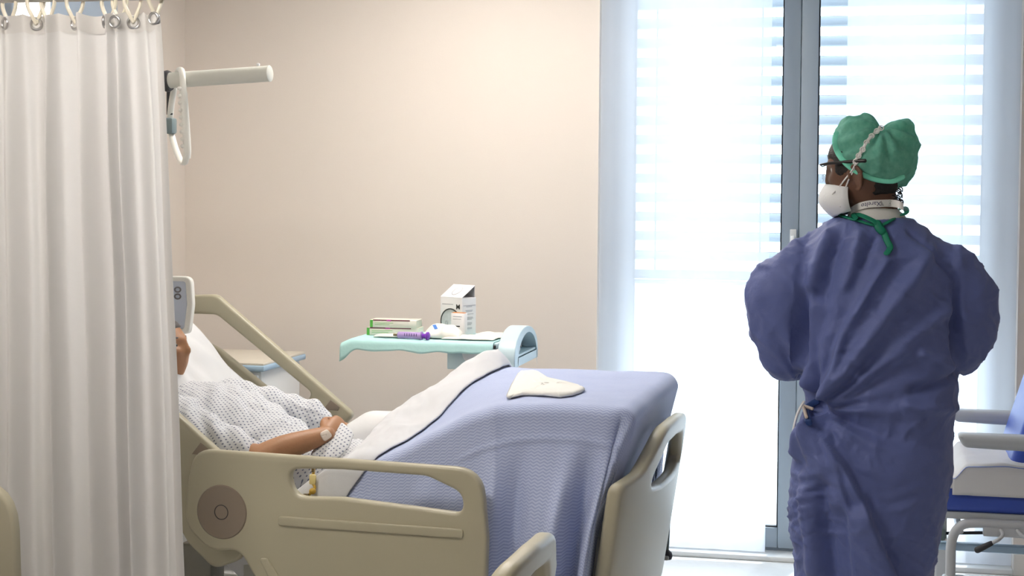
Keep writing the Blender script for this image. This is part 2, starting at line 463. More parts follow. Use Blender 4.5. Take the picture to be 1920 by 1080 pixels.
def grid(P, name, m, parent=None, uv=None, closed_u=False, thick=0.0):   # P (nu, nv, 3)
    nu, nv = P.shape[:2]; V = P.reshape(-1, 3)
    Fc = [(i * nv + j, ((i + 1) % nu) * nv + j, ((i + 1) % nu) * nv + j + 1, i * nv + j + 1) for i in range(nu if closed_u else nu - 1) for j in range(nv - 1)]
    me = bpy.data.meshes.new(name); me.from_pydata(V.tolist(), [], Fc); me.update()
    if uv is not None:
        l = me.uv_layers.new(name='UVMap'); idx = np.empty(len(me.loops), int); me.loops.foreach_get('vertex_index', idx)
        l.data.foreach_set('uv', uv.reshape(-1, 2)[idx].ravel())
    if thick:
        o = bpy.data.objects.new('tmp', me); COL.objects.link(o)
        s = o.modifiers.new('t', 'SOLIDIFY'); s.thickness = thick; s.offset = 0
        dg = bpy.context.evaluated_depsgraph_get(); me2 = bpy.data.meshes.new_from_object(o.evaluated_get(dg))
        bpy.data.objects.remove(o); me = me2
    return link(name, me, m, parent, True, 180)
def text_mesh(body, size, depth=0.0004, bold=0.0):         # centred lettering in the xy plane
    cu = bpy.data.curves.new('tmp', 'FONT'); cu.body = body; cu.size = size; cu.align_x = 'CENTER'; cu.align_y = 'CENTER'; cu.extrude = depth
    cu.resolution_u = 2; cu.offset = bold
    o = bpy.data.objects.new('tmp', cu); COL.objects.link(o)
    dg = bpy.context.evaluated_depsgraph_get(); me = bpy.data.meshes.new_from_object(o.evaluated_get(dg))
    bpy.data.objects.remove(o); bpy.data.curves.remove(cu); return me
def bvh_of(o):
    me = o.data; M = o.matrix_world
    return BVHTree.FromPolygons([M @ v.co for v in me.vertices], [tuple(p.vertices) for p in me.polygons])
def hit(bvh, px, py, off=0.0):                   # point of a built surface seen at a pixel
    d = Vector(ray(px, py)).normalized()
    loc, nrm, _, _ = bvh.ray_cast(Vector(CAM), d)
    if loc is None: return None
    if nrm.dot(d) > 0: nrm = -nrm
    return loc + nrm * off

# ================================================================== the room
WB = 6.9                                          # depth of the window wall
XL, XR, YF, ZC = -3.08, 2.9, -1.4, 2.85
OX0, OX1, OZ1 = -1.147, 0.615, 2.68               # window opening
m = MB()
m.box((XL, YF, -0.12), (XR, WB, 0.0)); structure(m.build('floor', 'vinyl_floor', smooth=False))
m = MB(); m.box((XL, YF, ZC), (XR, WB, ZC + 0.1)); structure(m.build('ceiling', 'ceiling_paint', smooth=False))
m = MB()
m.box((XL, WB, 0), (OX0, WB + 0.32, ZC)); m.box((OX1, WB, 0), (XR, WB + 0.32, ZC)); m.box((OX0, WB, OZ1), (OX1, WB + 0.32, ZC))
structure(m.build('wall_back', 'wall_paint', smooth=False))
m = MB(); m.box((XL - 0.15, YF, 0), (XL, WB + 0.32, ZC)); structure(m.build('wall_left', 'wall_paint', smooth=False))
m = MB(); m.box((XR, YF, 0), (XR + 0.15, WB + 0.32, ZC)); structure(m.build('wall_right', 'wall_paint', smooth=False))
m = MB(); m.box((XL, YF - 0.15, 0), (XR, YF, ZC)); structure(m.build('wall_front', 'wall_paint', smooth=False))
m = MB(); m.box((XL, WB - 0.015, 0), (OX0, WB, 0.09), 0.004); structure(m.build('baseboard_back', 'trim_paint'))
m = MB(); m.box((XL, YF, 0), (XL + 0.015, WB, 0.09), 0.004); structure(m.build('baseboard_left', 'trim_paint'))
m = MB(); m.box((OX1, WB - 0.015, 0), (XR, WB, 0.09), 0.004); structure(m.build('baseboard_right', 'trim_paint'))

# window: two full-height sashes meeting in the middle
win = bpy.data.objects.new('window_1', None); COL.objects.link(win); structure(win)
YW = 7.02
def wpart(lo, hi, name='frame', mt='frame_alu', bev=0.004):
    q = MB(); q.box(lo, hi, bev); return q.build(name, mt, win)
wpart((OX0, YW, 0.0), (OX0 + 0.07, YW + 0.09, OZ1)); wpart((OX1 - 0.07, YW, 0.0), (OX1, YW + 0.09, OZ1))
wpart((OX0 + 0.07, YW, OZ1 - 0.07), (OX1 - 0.07, YW + 0.09, OZ1)); wpart((OX0 + 0.07, YW, 0.0), (OX1 - 0.07, YW + 0.09, 0.035))
MXC = pt(1500, 300, YW)[0]
def sash(x0, x1):
    b = 0.072
    wpart((x0, YW - 0.02, 0.035), (x0 + b, YW + 0.06, OZ1 - 0.07), 'sash_stile', bev=0.006)
    wpart((x1 - b, YW - 0.02, 0.035), (x1, YW + 0.06, OZ1 - 0.07), 'sash_stile', bev=0.006)
    wpart((x0 + b, YW - 0.02, 0.035), (x1 - b, YW + 0.06, 0.125), 'sash_rail', bev=0.006)
    wpart((x0 + b, YW - 0.02, OZ1 - 0.15), (x1 - b, YW + 0.06, OZ1 - 0.07), 'sash_rail', bev=0.006)
    wpart((x0 + b, YW + 0.012, 0.125), (x1 - b, YW + 0.028, OZ1 - 0.15), 'pane', 'window_glass', 0)
    q = MB()
    for (a, c) in (((x0 + b, 0.125), (x0 + b + 0.006, OZ1 - 0.15)), ((x1 - b - 0.006, 0.125), (x1 - b, OZ1 - 0.15)), ((x0 + b, 0.125), (x1 - b, 0.131)), ((x0 + b, OZ1 - 0.156), (x1 - b, OZ1 - 0.15))):
        q.box((a[0], YW - 0.012, a[1]), (c[0], YW + 0.011, c[1]))
    q.build('gasket', 'gasket', win)
sash(OX0 + 0.07, MXC - 0.001); sash(MXC + 0.001, OX1 - 0.07)
hp = pt(1487, 445, YW - 0.03)
q = MB(); q.box((hp[0] - 0.014, YW - 0.034, hp[2] - 0.075), (hp[0] + 0.014, YW - 0.021, hp[2] + 0.035), 0.004)
q.tube(smooth_path([(hp[0], YW - 0.03, hp[2]), (hp[0], YW - 0.07, hp[2]), (hp[0], YW - 0.075, hp[2] - 0.03), (hp[0], YW - 0.075, hp[2] - 0.12)]), 0.009, round_ends=True)
q.build('window_handle', 'white_plastic', win)
q = MB(); q.box((OX0, WB - 0.01, 0.0), (OX1, YW, 0.022), 0.004); q.build('threshold', 'white_plastic', win)

# balcony outside
m = MB(); m.box((-4.0, WB + 0.34, -0.14), (4.0, 10.2, -0.02), 0.01); structure(m.build('balcony_floor', 'balcony_stone'))

# outside venetian blind, lowered half-way
bl = thing('venetian_blind', 'grey metal outdoor venetian blind hanging behind the window glass', 'blind', (MXC, 7.27, 0))
def slat_mesh(x0, x1):
    q = MB(); R = []
    n = 10; W = 0.072; tilt = math.radians(-47)
    for sgn in (0, 1):
        for k in range(n + 1):
            s = (k / n if sgn == 0 else 1 - k / n) - 0.5
            y = s * W; z = 0.006 * math.cos(s * PI) + (0.0012 if sgn == 0 else -0.0012) + (0.007 * max(0, abs(s) - 0.42) / 0.08 * (1 if s > 0 else -1))
            R.append((y * math.cos(tilt) - z * math.sin(tilt), y * math.sin(tilt) + z * math.cos(tilt)))
    rr = [[(x, a, b) for (a, b) in R] for x in (x0, x1)]
    q.rings(rr); return q.mesh('slat')
SX0, SX1 = OX0 + 0.09 - MXC, OX1 - 0.09 - MXC
sm = slat_mesh(SX0, SX1)
s0 = None
zb = pt(1300, 528, 7.27)[2]
k = 0; z = zb + 0.03
while z < OZ1 + 0.15:
    if s0 is None:
        s0 = link('slat', sm, 'slat_alu', bl, True, 60); o = s0
    else:
        o = s0.copy(); COL.objects.link(o)
    o.location = (0, 0, z); z += 0.0875
q = MB(); q.box((SX0, -0.035, zb - 0.012), (SX1, 0.035, zb + 0.006), 0.005); q.build('bottom_bar', 'slat_alu', bl)
for x in (SX0 + 0.12, (SX0 + SX1) / 2 - 0.2, SX1 - 0.12):
    q = MB(); q.box((x - 0.004, -0.041, zb), (x + 0.004, -0.0395, OZ1)); q.build('ladder_tape', 'slat_alu', bl)
for x in (SX0 - 0.02, SX1 + 0.02):
    q = MB(); q.box((x - 0.014, -0.04, 0), (x + 0.014, 0.04, OZ1), 0.004); q.build('guide_channel', 'slat_alu', bl)

# sheer curtains on the two sashes
def sheer(label, px0, px1, seed):
    Y = 6.87
    x0, x1 = pt(px0, 400, Y)[0], pt(px1, 400, Y)[0]
    zb_ = 0.045
    nu, nv = 90, 40
    U, V = np.meshgrid(np.linspace(0, 1, nu), np.linspace(0, 1, nv), indexing='ij')
    X = x0 + (x1 - x0) * U
    Z = zb_ + (OZ1 - 0.03 - zb_) * V
    Yv = Y + 0.004 * noise(np.stack([X * 9 + seed, Z * 0.3, X * 0 + seed], -1).reshape(-1, 3)).reshape(X.shape) + 0.002 * np.sin(X * 60 + seed)
    t = thing('sheer_curtain', label, 'curtain', ((x0 + x1) / 2, Y, 0.0))
    P = np.stack([X - (x0 + x1) / 2, Yv - Y, Z], -1)
    grid(P, 'sheer_fabric', 'sheer_cloth', t)
    q = MB(); q.box((-(x1 - x0) / 2, -0.006, OZ1 - 0.045), ((x1 - x0) / 2, 0.006, OZ1 - 0.02), 0.003); q.build('top_rail', 'white_plastic', t)
    h = P[:, :4].copy(); h[..., 1] -= 0.002; h[..., 2] = zb_ + np.linspace(0, 0.02, 4)[None, :]
    grid(h, 'hem', 'sheer_cloth', t)
    return t
sheer('sheer white window curtain between the beige wall and the grey mullion', 1124, 1443, 1)
sheer('sheer white window curtain behind the standing person in the green cap', 1584, 1909, 9)

# ceiling lamps (real lamps of the room, out of the picture)
def ceiling_lamp(x, y, label, glow='ceiling_glow'):
    t = thing('ceiling_lamp', label, 'lamp', (x, y, ZC - 0.05), 0, 'square ceiling lamps')
    q = MB()
    for (a, c) in (((-0.42, -0.42), (0.42, -0.38)), ((-0.42, 0.38), (0.42, 0.42)), ((-0.42, -0.38), (-0.38, 0.38)), ((0.38, -0.38), (0.42, 0.38))):
        q.box((a[0], a[1], 0), (c[0], c[1], 0.05), 0.004)
    q.build('lamp_frame', 'white_plastic', t)
    q = MB(); q.box((-0.38, -0.38, 0.012), (0.38, 0.38, 0.03)); q.build('diffuser', glow, t, smooth=False)
ceiling_lamp(-1.5, 5.7, 'square ceiling lamp over the bed of the patient')
ceiling_lamp(-0.9, 0.1, 'square ceiling lamp over the aisle before the beds', 'ceiling_glow_dim')
ceiling_lamp(-1.9, 2.9, 'square ceiling lamp over the bed next to the camera')


# lamp unit on the head wall, seen over the curtain
a0, a1 = ptx(4, 12, XL + 0.05), ptx(70, 12, XL + 0.05); b1 = ptx(205, 12, XL + 0.05)
wl = thing('wall_lamp', 'blue-grey wall lamp unit seen above the privacy curtain hooks', 'lamp', (XL, a0[1], 2.2))
q = MB(); q.box((0.0, 0.0, -0.05), (0.09, b1[1] - a0[1], 0.32), 0.01); q.build('lamp_housing', 'lamp_body', wl)
q = MB(); q.box((0.085, 0.02, -0.02), (0.105, a1[1] - a0[1], 0.29), 0.006); q.build('lamp_diffuser', 'lamp_glow', wl)

# ================================================================== privacy curtain
YC = 4.15
rod_z = pt(200, 1, YC)[2] + 0.011
tip = pt(492, 1, YC)
rod = thing('curtain_rod', 'thin grey metal curtain rod above the white privacy curtain', 'curtain rod', (XL, YC, rod_z))
q = MB(); q.tube([(0.0, 0, 0), (tip[0] - XL - 0.01, 0, 0)], 0.0125, 16); q.build('rod', 'rail_alu', rod)
q = MB(); q.lathe([(0.0, -0.02), (0.017, -0.018), (0.0175, 0.006), (0.012, 0.012), (0, 0.013)], (tip[0] - XL, 0, 0), 'X'); q.build('end_cap', 'lamp_body', rod)
q = MB(); q.lathe([(0.0, 0.0), (0.035, 0.0), (0.035, 0.01), (0.016, 0.018), (0.016, 0.05), (0, 0.05)], (0, 0, 0), 'X'); q.build('wall_bracket', 'white_plastic', rod)

cur = thing('privacy_curtain', 'white hospital privacy curtain hanging in soft folds from ivory hooks', 'curtain', (-2.4, YC, 0.0))
nodes = [(-420, 0.03), (-385, -0.04), (-350, 0.03), (-310, -0.045), (-280, 0.03), (-240, -0.03), (-205, 0.04), (-170, -0.045), (-135, 0.03), (-100, -0.04), (-66, 0.03), (-32, -0.03),
         (-6, 0.03), (22, -0.035), (40, 0.02), (66, 0.004), (86, 0.03), (97, -0.045), (108, 0.015), (142, 0.0), (152, -0.022), (172, 0.03), (198, 0.035), (207, -0.045), (216, -0.005), (226, -0.04), (236, 0.0), (250, 0.006), (264, 0.03), (276, 0.005), (292, -0.012), (301, -0.004)]
sp = np.array(smooth_path(nodes, 9))
nu = len(sp); nv = 70
tz = np.linspace(0, 1, nv)
ZT, ZB = pt(150, 24, YC)[2], 0.30
P = np.zeros((nu, nv, 3))
xt = np.array([pt(p, 300, YC)[0] for p in sp[:, 0]]); xb = np.array([pt(p * 1.15 + 6 + 0.00 * p, 300, YC)[0] for p in sp[:, 0]])
for j, t in enumerate(tz):
    zz = ZT + (ZB - ZT) * t
    e = t ** 0.8
    X = xt * (1 - e) + xb * e
    wob = 0.012 * noise(np.stack([sp[:, 0] * 0.012, np.full(nu, zz * 1.3), np.zeros(nu)], -1)) * sstep(0.05, 0.5, t)
    amp = 0.75 + 0.5 * sstep(0.0, 0.25, t) + 0.15 * t
    P[:, j, 0] = X + wob + 2.4
    P[:, j, 1] = sp[:, 1] * amp + wob * 0.8
    sag = 0.010 * np.abs(np.sin(np.arange(nu) / 9.0 * PI / 2)) * (1 - sstep(0, 0.03, t))
    P[:, j, 2] = zz - sag
grid(P, 'curtain_fabric', 'curtain_cloth', cur)
band = P[:, :3].copy(); zt = P[:, 0, 2]
for j in range(3): band[:, j, 2] = zt + 0.001 - 0.05 * j / 2
band[..., 1] -= 0.0035
grid(band, 'header_band', 'curtain_hem', cur)
hem = np.zeros((4, nv, 3))
for i in range(4):
    hem[i] = P[nu - 1 - 3 * i // 1 if i else nu - 1]
hem[:, :, 1] -= 0.003
grid(hem, 'edge_hem', 'curtain_hem', cur)
def cur_at(px):
    i = int(np.argmin(np.abs(sp[:, 0] - px))); return P[i, 0], i
for px in (-395, -320, -250, -180, -110, -40, 18, 68, 92, 142, 205, 226, 250, 292):
    c, i = cur_at(px)
    d = P[min(nu - 1, i + 2), 0] - P[max(0, i - 2), 0]; yaw = math.atan2(d[1], d[0])
    g = MB(); R = []
    g.tube([(0.015 * math.cos(a), 0, 0.015 * math.sin(a)) for a in [2 * PI * k / 20 for k in range(20)]], 0.0038, 8, closed=True, up=(0, 1, 0))
    g.xf(Matrix.Translation((c[0], c[1] - 0.003, c[2] - 0.020)) @ Matrix.Rotation(yaw, 4, 'Z'))
    g.build('grommet', 'steel', cur)
    h = MB(); top = rod_z + 0.0125 - c[2]
    loop = [(0, -0.0, -0.018), (-0.010, -0.006, 0.004), (-0.021, -0.008, 0.03), (-0.020, -0.006, top - 0.01), (0, -0.004, top + 0.010), (0.020, 0.004, top - 0.01), (0.019, 0.006, 0.03), (0.009, 0.004, 0.004), (0, 0.004, -0.018)]
    h.tube(smooth_path(loop, 5), 0.0056, 8, up=(0, 1, 0), round_ends=True)
    h.xf(Matrix.Translation((c[0], -0.0, c[2])) @ Matrix.Rotation(rnd.uniform(-0.5, 0.9), 4, 'Z'))
    h.build('hook', 'ivory_plastic', cur)

# ================================================================== hospital beds
W = 0.95
bed = thing('hospital_bed', 'beige plastic hospital bed with raised backrest, patient lying in it', 'bed', tuple(BN), -DEL)
def px_loop(pts, y, k=6):
    return [tuple(bp(a, b, y)[[0, 2]]) for (a, b) in fillet(pts, k)]
def upright(me, y0):                              # board in (x, z) set upright at bed depth y0
    return remap(me, lambda V: np.stack([V[:, 0], y0 + V[:, 2], V[:, 1]], -1))
RY = -0.08; RT = 0.036                            # near rail plane, rail thickness
# rail of the middle section
mid_out = px_loop([(364, 842, 48), (902, 880, 62), (913, 1010, 60), (908, 1170, 70), (560, 1185, 60), (478, 1085, 40), (447, 1030, 34), (395, 1036, 55), (345, 985, 60), (350, 905, 40)], RY - RT / 2)
mid_hole = px_loop([(537, 879, 26), (640, 881, 60), (800, 893, 60), (866, 925, 40), (868, 964, 22), (780, 952, 60), (640, 934, 60), (552, 932, 30)], RY - RT / 2)
mid_me = board(mid_out, [mid_hole], RT, 0.011)
mid_rail = link('side_rail', upright(mid_me, RY), 'bed_plastic', bed, True, 50)
mid_rail['label'] = 'raised beige side rail with a long hand slot and a round brown hub cover'
c = bp(416, 960, RY - RT / 2)
q = MB(); q.lathe([(0.0, 0.0), (0.080, 0.0), (0.083, 0.003), (0.083, 0.012), (0.0, 0.012)], (c[0], RY - RT / 2 - 0.004, c[2]), 'Y', 40); q.build('hub_cover', 'bed_taupe', mid_rail)
q = MB(); q.tube([(c[0] + 0.022 * math.cos(a), RY - RT / 2 - 0.0042, c[2] + 0.022 * math.sin(a)) for a in [2 * PI * k / 28 for k in range(28)]], 0.0012, 6, closed=True, up=(0, 1, 0)); q.build('hub_button', 'dark_rubber', mid_rail)
st = px_loop([(522, 967, 6), (869, 992, 6), (869, 1010, 6), (522, 985, 6)], RY - RT / 2, 3)
st_me = board(st, [], 0.012, 0.004, 2); link('grip_strip', upright(st_me, RY - RT / 2), 'bed_plastic', mid_rail, True, 50)
sl = px_loop([(486, 1046, 6), (502, 1046, 8), (530, 1090, 10), (514, 1100, 8)], RY - RT / 2, 3)
link('release_lever', upright(board(sl, [], 0.012, 0.004, 2), RY - RT / 2), 'bed_plastic', mid_rail, True, 50)
# rail of the head section, traced on the wall side and used on both sides
FY = W + 0.055
hd_out = px_loop([(404, 552, 34), (664, 779, 14), (606, 812, 40), (560, 850, 60), (470, 860, 60), (380, 800, 60), (290, 700, 60), (270, 620, 60), (318, 555, 45)], FY - RT / 2)
hd_hole = px_loop([(330, 588, 20), (405, 590, 26), (585, 738, 14), (570, 757, 14), (536, 757, 26), (410, 655, 40), (318, 606, 20)], FY - RT / 2)
hd_pts = [tuple(bp(a, b, FY - RT / 2)[[0, 2]]) + (r,) for a, b, r in ((404, 552, 0.06), (664, 779, 0.025), (640, 800, 0.03))]
hd_pts += [tuple(bp(a, b, RY + 0.045 - RT / 2)[[0, 2]]) + (r,) for a, b, r in ((470, 960, 0.08), (452, 1050, 0.05), (400, 1068, 0.05), (352, 1020, 0.06), (300, 930, 0.10))]
hd_pts += [tuple(bp(a, b, FY - RT / 2)[[0, 2]]) + (r,) for a, b, r in ((290, 720, 0.10), (268, 630, 0.10), (318, 555, 0.08))]
hd_out = fillet(hd_pts)
hd_me = board(hd_out, [hd_hole], RT, 0.011)
far_head = link('side_rail', upright(hd_me.copy(), FY), 'bed_plastic', bed, True, 50)
far_head['label'] = 'tilted beige head side rail on the wall side'
near_head = link('side_rail', upright(hd_me, RY + 0.045), 'bed_plastic', bed, True, 50)
near_head['label'] = 'tilted beige head side rail on the camera side'
mk = px_loop([(606, 768), (620, 750), (637, 763), (634, 770)], FY - RT / 2)
link('rail_marker', upright(board(mk, [], 0.004, 0.001, 1), FY - RT / 2), 'bed_taupe', far_head, True, 50)
link('rail_marker', upright(board(mk, [], 0.004, 0.001, 1), RY + 0.045 - RT / 2), 'bed_taupe', near_head, True, 50)
far_mid = link('side_rail', remap(mid_me.copy(), lambda V: V * np.array([1, 1, 1]) + np.array([0, FY - RY, -0.30])), 'bed_plastic', bed, True, 50)
far_mid['label'] = 'lowered beige side rail on the wall side'
# foot board, bowed outwards and leaning out
def foot_shape(V):                                # V: x = across, y = height
    yy = V[:, 0]; zz = V[:, 1]; t = V[:, 2]
    s = (yy - W / 2) / (W / 2)
    lean = 0.15 * (zz - 0.742)
    return np.stack([t + 0.012 + 0.055 * (1 - s * s) + lean, yy, zz], -1)
prof = [(-0.01, 0.30, 0.05), (-0.02, 0.742, 0.035), (0.13, 0.760, 0.10), (0.30, 0.870, 0.16), (0.475, 0.878, 0.2), (0.65, 0.870, 0.16), (0.82, 0.760, 0.10), (0.97, 0.742, 0.035), (0.96, 0.30, 0.05)]
def dense(loop, d=0.02):
    out = []
    for i in range(len(loop)):
        a = np.array(loop[i]); b = np.array(loop[(i + 1) % len(loop)]); n = max(1, int(np.linalg.norm(b - a) / d))
        for k in range(n): out.append(tuple(a + (b - a) * k / n))
    return out
fh = fillet([(0.20, 0.700, 0.03), (0.345, 0.810, 0.08), (0.475, 0.820, 0.1), (0.605, 0.810, 0.08), (0.75, 0.700, 0.03), (0.60, 0.685, 0.08), (0.35, 0.685, 0.08)])
def foot_mesh():
    b = bmesh.new(); me = board(dense(fillet(prof)), [dense(fh)], 0.046, 0.016, 3)
    b.from_mesh(me)
    bmesh.ops.bisect_plane
    for x in np.arange(0.04, W, 0.05):
        bmesh.ops.bisect_plane(b, geom=b.verts[:] + b.edges[:] + b.faces[:], plane_co=(x, 0, 0), plane_no=(1, 0, 0))
    b.to_mesh(me); b.free(); return remap(me, foot_shape)
fm = foot_mesh()
link('foot_board', fm, 'bed_plastic', bed, True, 50)
hb = board(fillet([(0.0, 0.45, 0.04), (0.0, 0.98, 0.09), (0.95, 0.98, 0.09), (0.95, 0.45, 0.04)]), [fillet([(0.2, 0.85, 0.03), (0.2, 0.92, 0.03), (0.75, 0.92, 0.03), (0.75, 0.85, 0.03)])], 0.04, 0.012)
remap(hb, lambda V: np.stack([-2.12 + V[:, 2], V[:, 0], V[:, 1]], -1))
link('head_board', hb, 'bed_plastic', bed, True, 50)
# mattress and frame
HX, HZ, HA = -1.16, 0.555, math.radians(37)       # back hinge
def mattress(raised):
    top = [(-0.02, HZ), (-0.5, HZ), (HX, HZ)]
    if raised: top += [(HX - 0.80 * math.cos(HA), HZ + 0.80 * math.sin(HA))]
    else: top += [(-2.05, HZ)]
    nrm = (0.14 * math.sin(HA), 0.14 * math.cos(HA)) if raised else (0, 0.14)
    bot = [(top[-1][0] - (0.14 * math.sin(HA) if raised else 0), top[-1][1] - nrm[1]), (HX - (0.046 if raised else 0), HZ - 0.14), (-0.02, HZ - 0.14)]
    me = board(fillet([(x, z, 0.03) for (x, z) in top + bot]), [], 0.79, 0.03, 3)
    return remap(me, lambda V: np.stack([V[:, 0], 0.475 + V[:, 2], V[:, 1]], -1))
link('mattress', mattress(True), 'mattress_blue', bed, True, 40)
def bed_frame(root, raised=True):
    q = MB(); q.box((-1.2, 0.06, 0.36), (-0.04, 0.10, 0.41), 0.006); q.box((-1.2, 0.85, 0.36), (-0.04, 0.89, 0.41), 0.006)
    for x in (-1.15, -0.8, -0.45, -0.08): q.box((x, 0.06, 0.365), (x + 0.05, 0.89, 0.405), 0.006)
    q.build('deck_frame', 'bed_frame', root)
    q = MB()
    if raised:
        M_ = Matrix.Translation((HX - 0.03, 0, HZ - 0.17)) @ Matrix.Rotation(HA, 4, 'Y')
        q.box((-0.84, 0.08, -0.035), (0.0, 0.87, -0.005), 0.006, M=M_)
    else: q.box((-2.05, 0.08, 0.375), (HX, 0.87, 0.41), 0.006)
    q.build('back_deck', 'bed_frame', root)
    for x in (-1.55, -0.5):
        q = MB(); q.box((x - 0.06, 0.42, 0.14), (x + 0.06, 0.53, 0.37), 0.01); q.build('lift_column', 'bed_frame', root)
    q = MB(); q.box((-2.0, 0.12, 0.12), (-0.1, 0.17, 0.17), 0.008); q.box((-2.0, 0.78, 0.12), (-0.1, 0.83, 0.17), 0.008)
    for x in (-2.0, -1.6, -0.55, -0.15): q.box((x, 0.12, 0.125), (x + 0.05, 0.83, 0.165), 0.006)
    q.build('base_frame', 'bed_frame', root)
    for x in (-1.95, -0.12):
        for y in (0.14, 0.81):
            q = MB(); q.box((x - 0.025, y - 0.03, 0.10), (x + 0.025, y + 0.03, 0.15), 0.008); q.box((x - 0.02, y - 0.028, 0.05), (x + 0.02, y - 0.02, 0.11)); q.box((x - 0.02, y + 0.02, 0.05), (x + 0.02, y + 0.028, 0.11))
            cst = q.build('caster', 'bed_frame', root)
            q = MB(); q.lathe([(0.0, -0.018), (0.05, -0.018), (0.06, -0.010), (0.06, 0.010), (0.05, 0.018), (0, 0.018)], (x, y, 0.061), 'Y', 20); q.build('wheel', 'dark_rubber', cst)
    for y in (-0.03, 0.98 - 0.05):
        for x in (-1.05, -0.6):
            q = MB(); q.box((x, y, 0.36), (x + 0.07, y + 0.05, 0.40), 0.006); q.build('rail_bracket', 'bed_frame', root)
bed_frame(bed)
bpst = bp(1256, 1040, 0.93)
q = MB(); q.tube([(bpst[0] - 0.01, 0.93, bpst[2]), (bpst[0] - 0.006, 0.93, bpst[2] + 0.105)], 0.006, 10, round_ends=True)
po = q.build('bumper_post', 'grey_teal', bed)
q = MB(); q.lathe([(0, -0.018), (0.016, -0.016), (0.020, -0.004), (0.016, 0.008), (0.007, 0.016), (0, 0.018)], (bpst[0] - 0.01, 0.93, bpst[2]), 'Z', 18); q.build('bumper_roller', 'dark_rubber', po)
q = MB(); q.box((-0.02, 0.90, bpst[2] - 0.015), (bpst[0], 0.95, bpst[2] + 0.0), 0.005); q.build('bumper_arm', 'bed_frame', po)
# lifting pole with hand grip
py_ = 0.52
A, B = bp(300, 152, py_), bp(505, 138, py_)
dirv = (B - A) / np.linalg.norm(B - A)
q = MB(); q.tube(smooth_path([(-2.16, py_, 0.4), (-2.16, py_, 1.0), (-2.15, py_, 1.7), (-2.10, py_, A[2] - 0.06), tuple(A - dirv * 0.2), tuple(A), tuple((A + B) / 2), tuple(B)], 8), 0.0275, 18)
pole = q.build('lifting_pole', 'pole_paint', bed, True, 60)
q = MB(); q.lathe([(0.0, -0.004), (0.0282, -0.004), (0.0282, 0.002), (0.024, 0.004), (0.0, 0.004)], (0, 0, 0), 'X', 20)
q.xf(Matrix.Translation(B) @ Matrix.Rotation(-math.asin(dirv[2]), 4, 'Y')); q.build('end_plug', 'pole_paint', pole)
c = bp(484, 128, py_); q = MB(); q.lathe([(0.0, -0.02), (0.004, -0.02), (0.004, 0.008), (0.006, 0.009), (0.006, 0.016), (0, 0.018)], (c[0], py_, c[2]), 'Z', 12); q.build('stop_pin', 'white_plastic', pole)
c = bp(317, 152, py_); q = MB(); q.lathe([(0.0, -0.010), (0.036, -0.010), (0.038, 0.0), (0.033, 0.010), (0.0, 0.010)], (0, 0, 0), 'X', 20); q.xf(Matrix.Translation((c[0] - 0.004, py_, c[2])) @ Matrix.Rotation(-math.asin(dirv[2]), 4, 'Y')); q.build('clamp_collar', 'dark_rubber', pole)
g = lambda a, b, y: tuple(bp(a, b, y))
q = MB(); q.tube(smooth_path([g(330, 150, 0.565), g(334, 134, 0.55), g(339, 131, 0.52), g(342, 140, 0.485), g(344, 175, 0.475), g(348, 230, 0.475), g(351, 278, 0.475), g(350, 296, 0.48)], 6), [0.011] * 24 + [0.0135] * 19, 12, flat=0.9)
gr = q.build('grip_handle', 'grip_white', pole, True, 80)
q = MB()
for k in range(9):
    a = 0.12 + 0.8 * k / 8; p_ = np.array(g(340.5 + 7.5 * a, 150 + 135 * a, 0.472)); q.ell(p_ + np.array([-0.006, -0.006, 0]), (0.0085, 0.010, 0.0075), nu=10, nv=6)
q.build('grip_ridges', 'grip_white', gr)
q = MB(); q.tube(smooth_path([g(350, 288, 0.48), g(346, 306, 0.50), g(338, 300, 0.55), g(326, 268, 0.60), g(319, 235, 0.62), g(321, 200, 0.60), g(326, 168, 0.565)], 6), 0.0115, 12, flat=0.55, round_ends=True); q.build('grip_loop', 'grip_white', gr)
c = bp(320, 236, 0.60); q = MB(); q.box((c[0] - 0.02, 0.585, c[2] - 0.028), (c[0] + 0.014, 0.625, c[2] + 0.028), 0.008); q.build('strap_lock', 'grey_teal', gr)
q = MB(); q.tube([g(318, 160, 0.60), g(318, 215, 0.61)], 0.006, 8, flat=2.0); q.build('grip_strap', 'dark_rubber', gr)

# the bed next to the camera, almost out of the picture
BN2 = (BN[0] - 0.055, 2.67, 0.0)
bed2 = thing('hospital_bed', 'empty beige hospital bed at the bottom edge, only its foot board tip showing', 'bed', BN2, -DEL * 0.6)
fb2 = bpy.data.objects.new('foot_board', fm); COL.objects.link(fb2); fb2.parent = bed2
hb2 = bpy.data.objects.new('head_board', hb); COL.objects.link(hb2); hb2.parent = bed2
link('mattress', mattress(False), 'mattress_blue', bed2, True, 40)
bed_frame(bed2, False)
flat = board(fillet([(-1.41, 0.83, 0.13), (-2.05, 0.83, 0.10), (-2.05, 0.40, 0.08), (-1.55, 0.40, 0.10), (-1.40, 0.50, 0.08)]), [fillet([(-1.60, 0.77, 0.04), (-1.95, 0.77, 0.04), (-1.95, 0.68, 0.04), (-1.60, 0.68, 0.04)])], RT, 0.011)
o = link('side_rail', upright(flat, FY), 'bed_plastic', bed2, True, 50); o['label'] = 'beige head side rail just left of the privacy curtain foot'

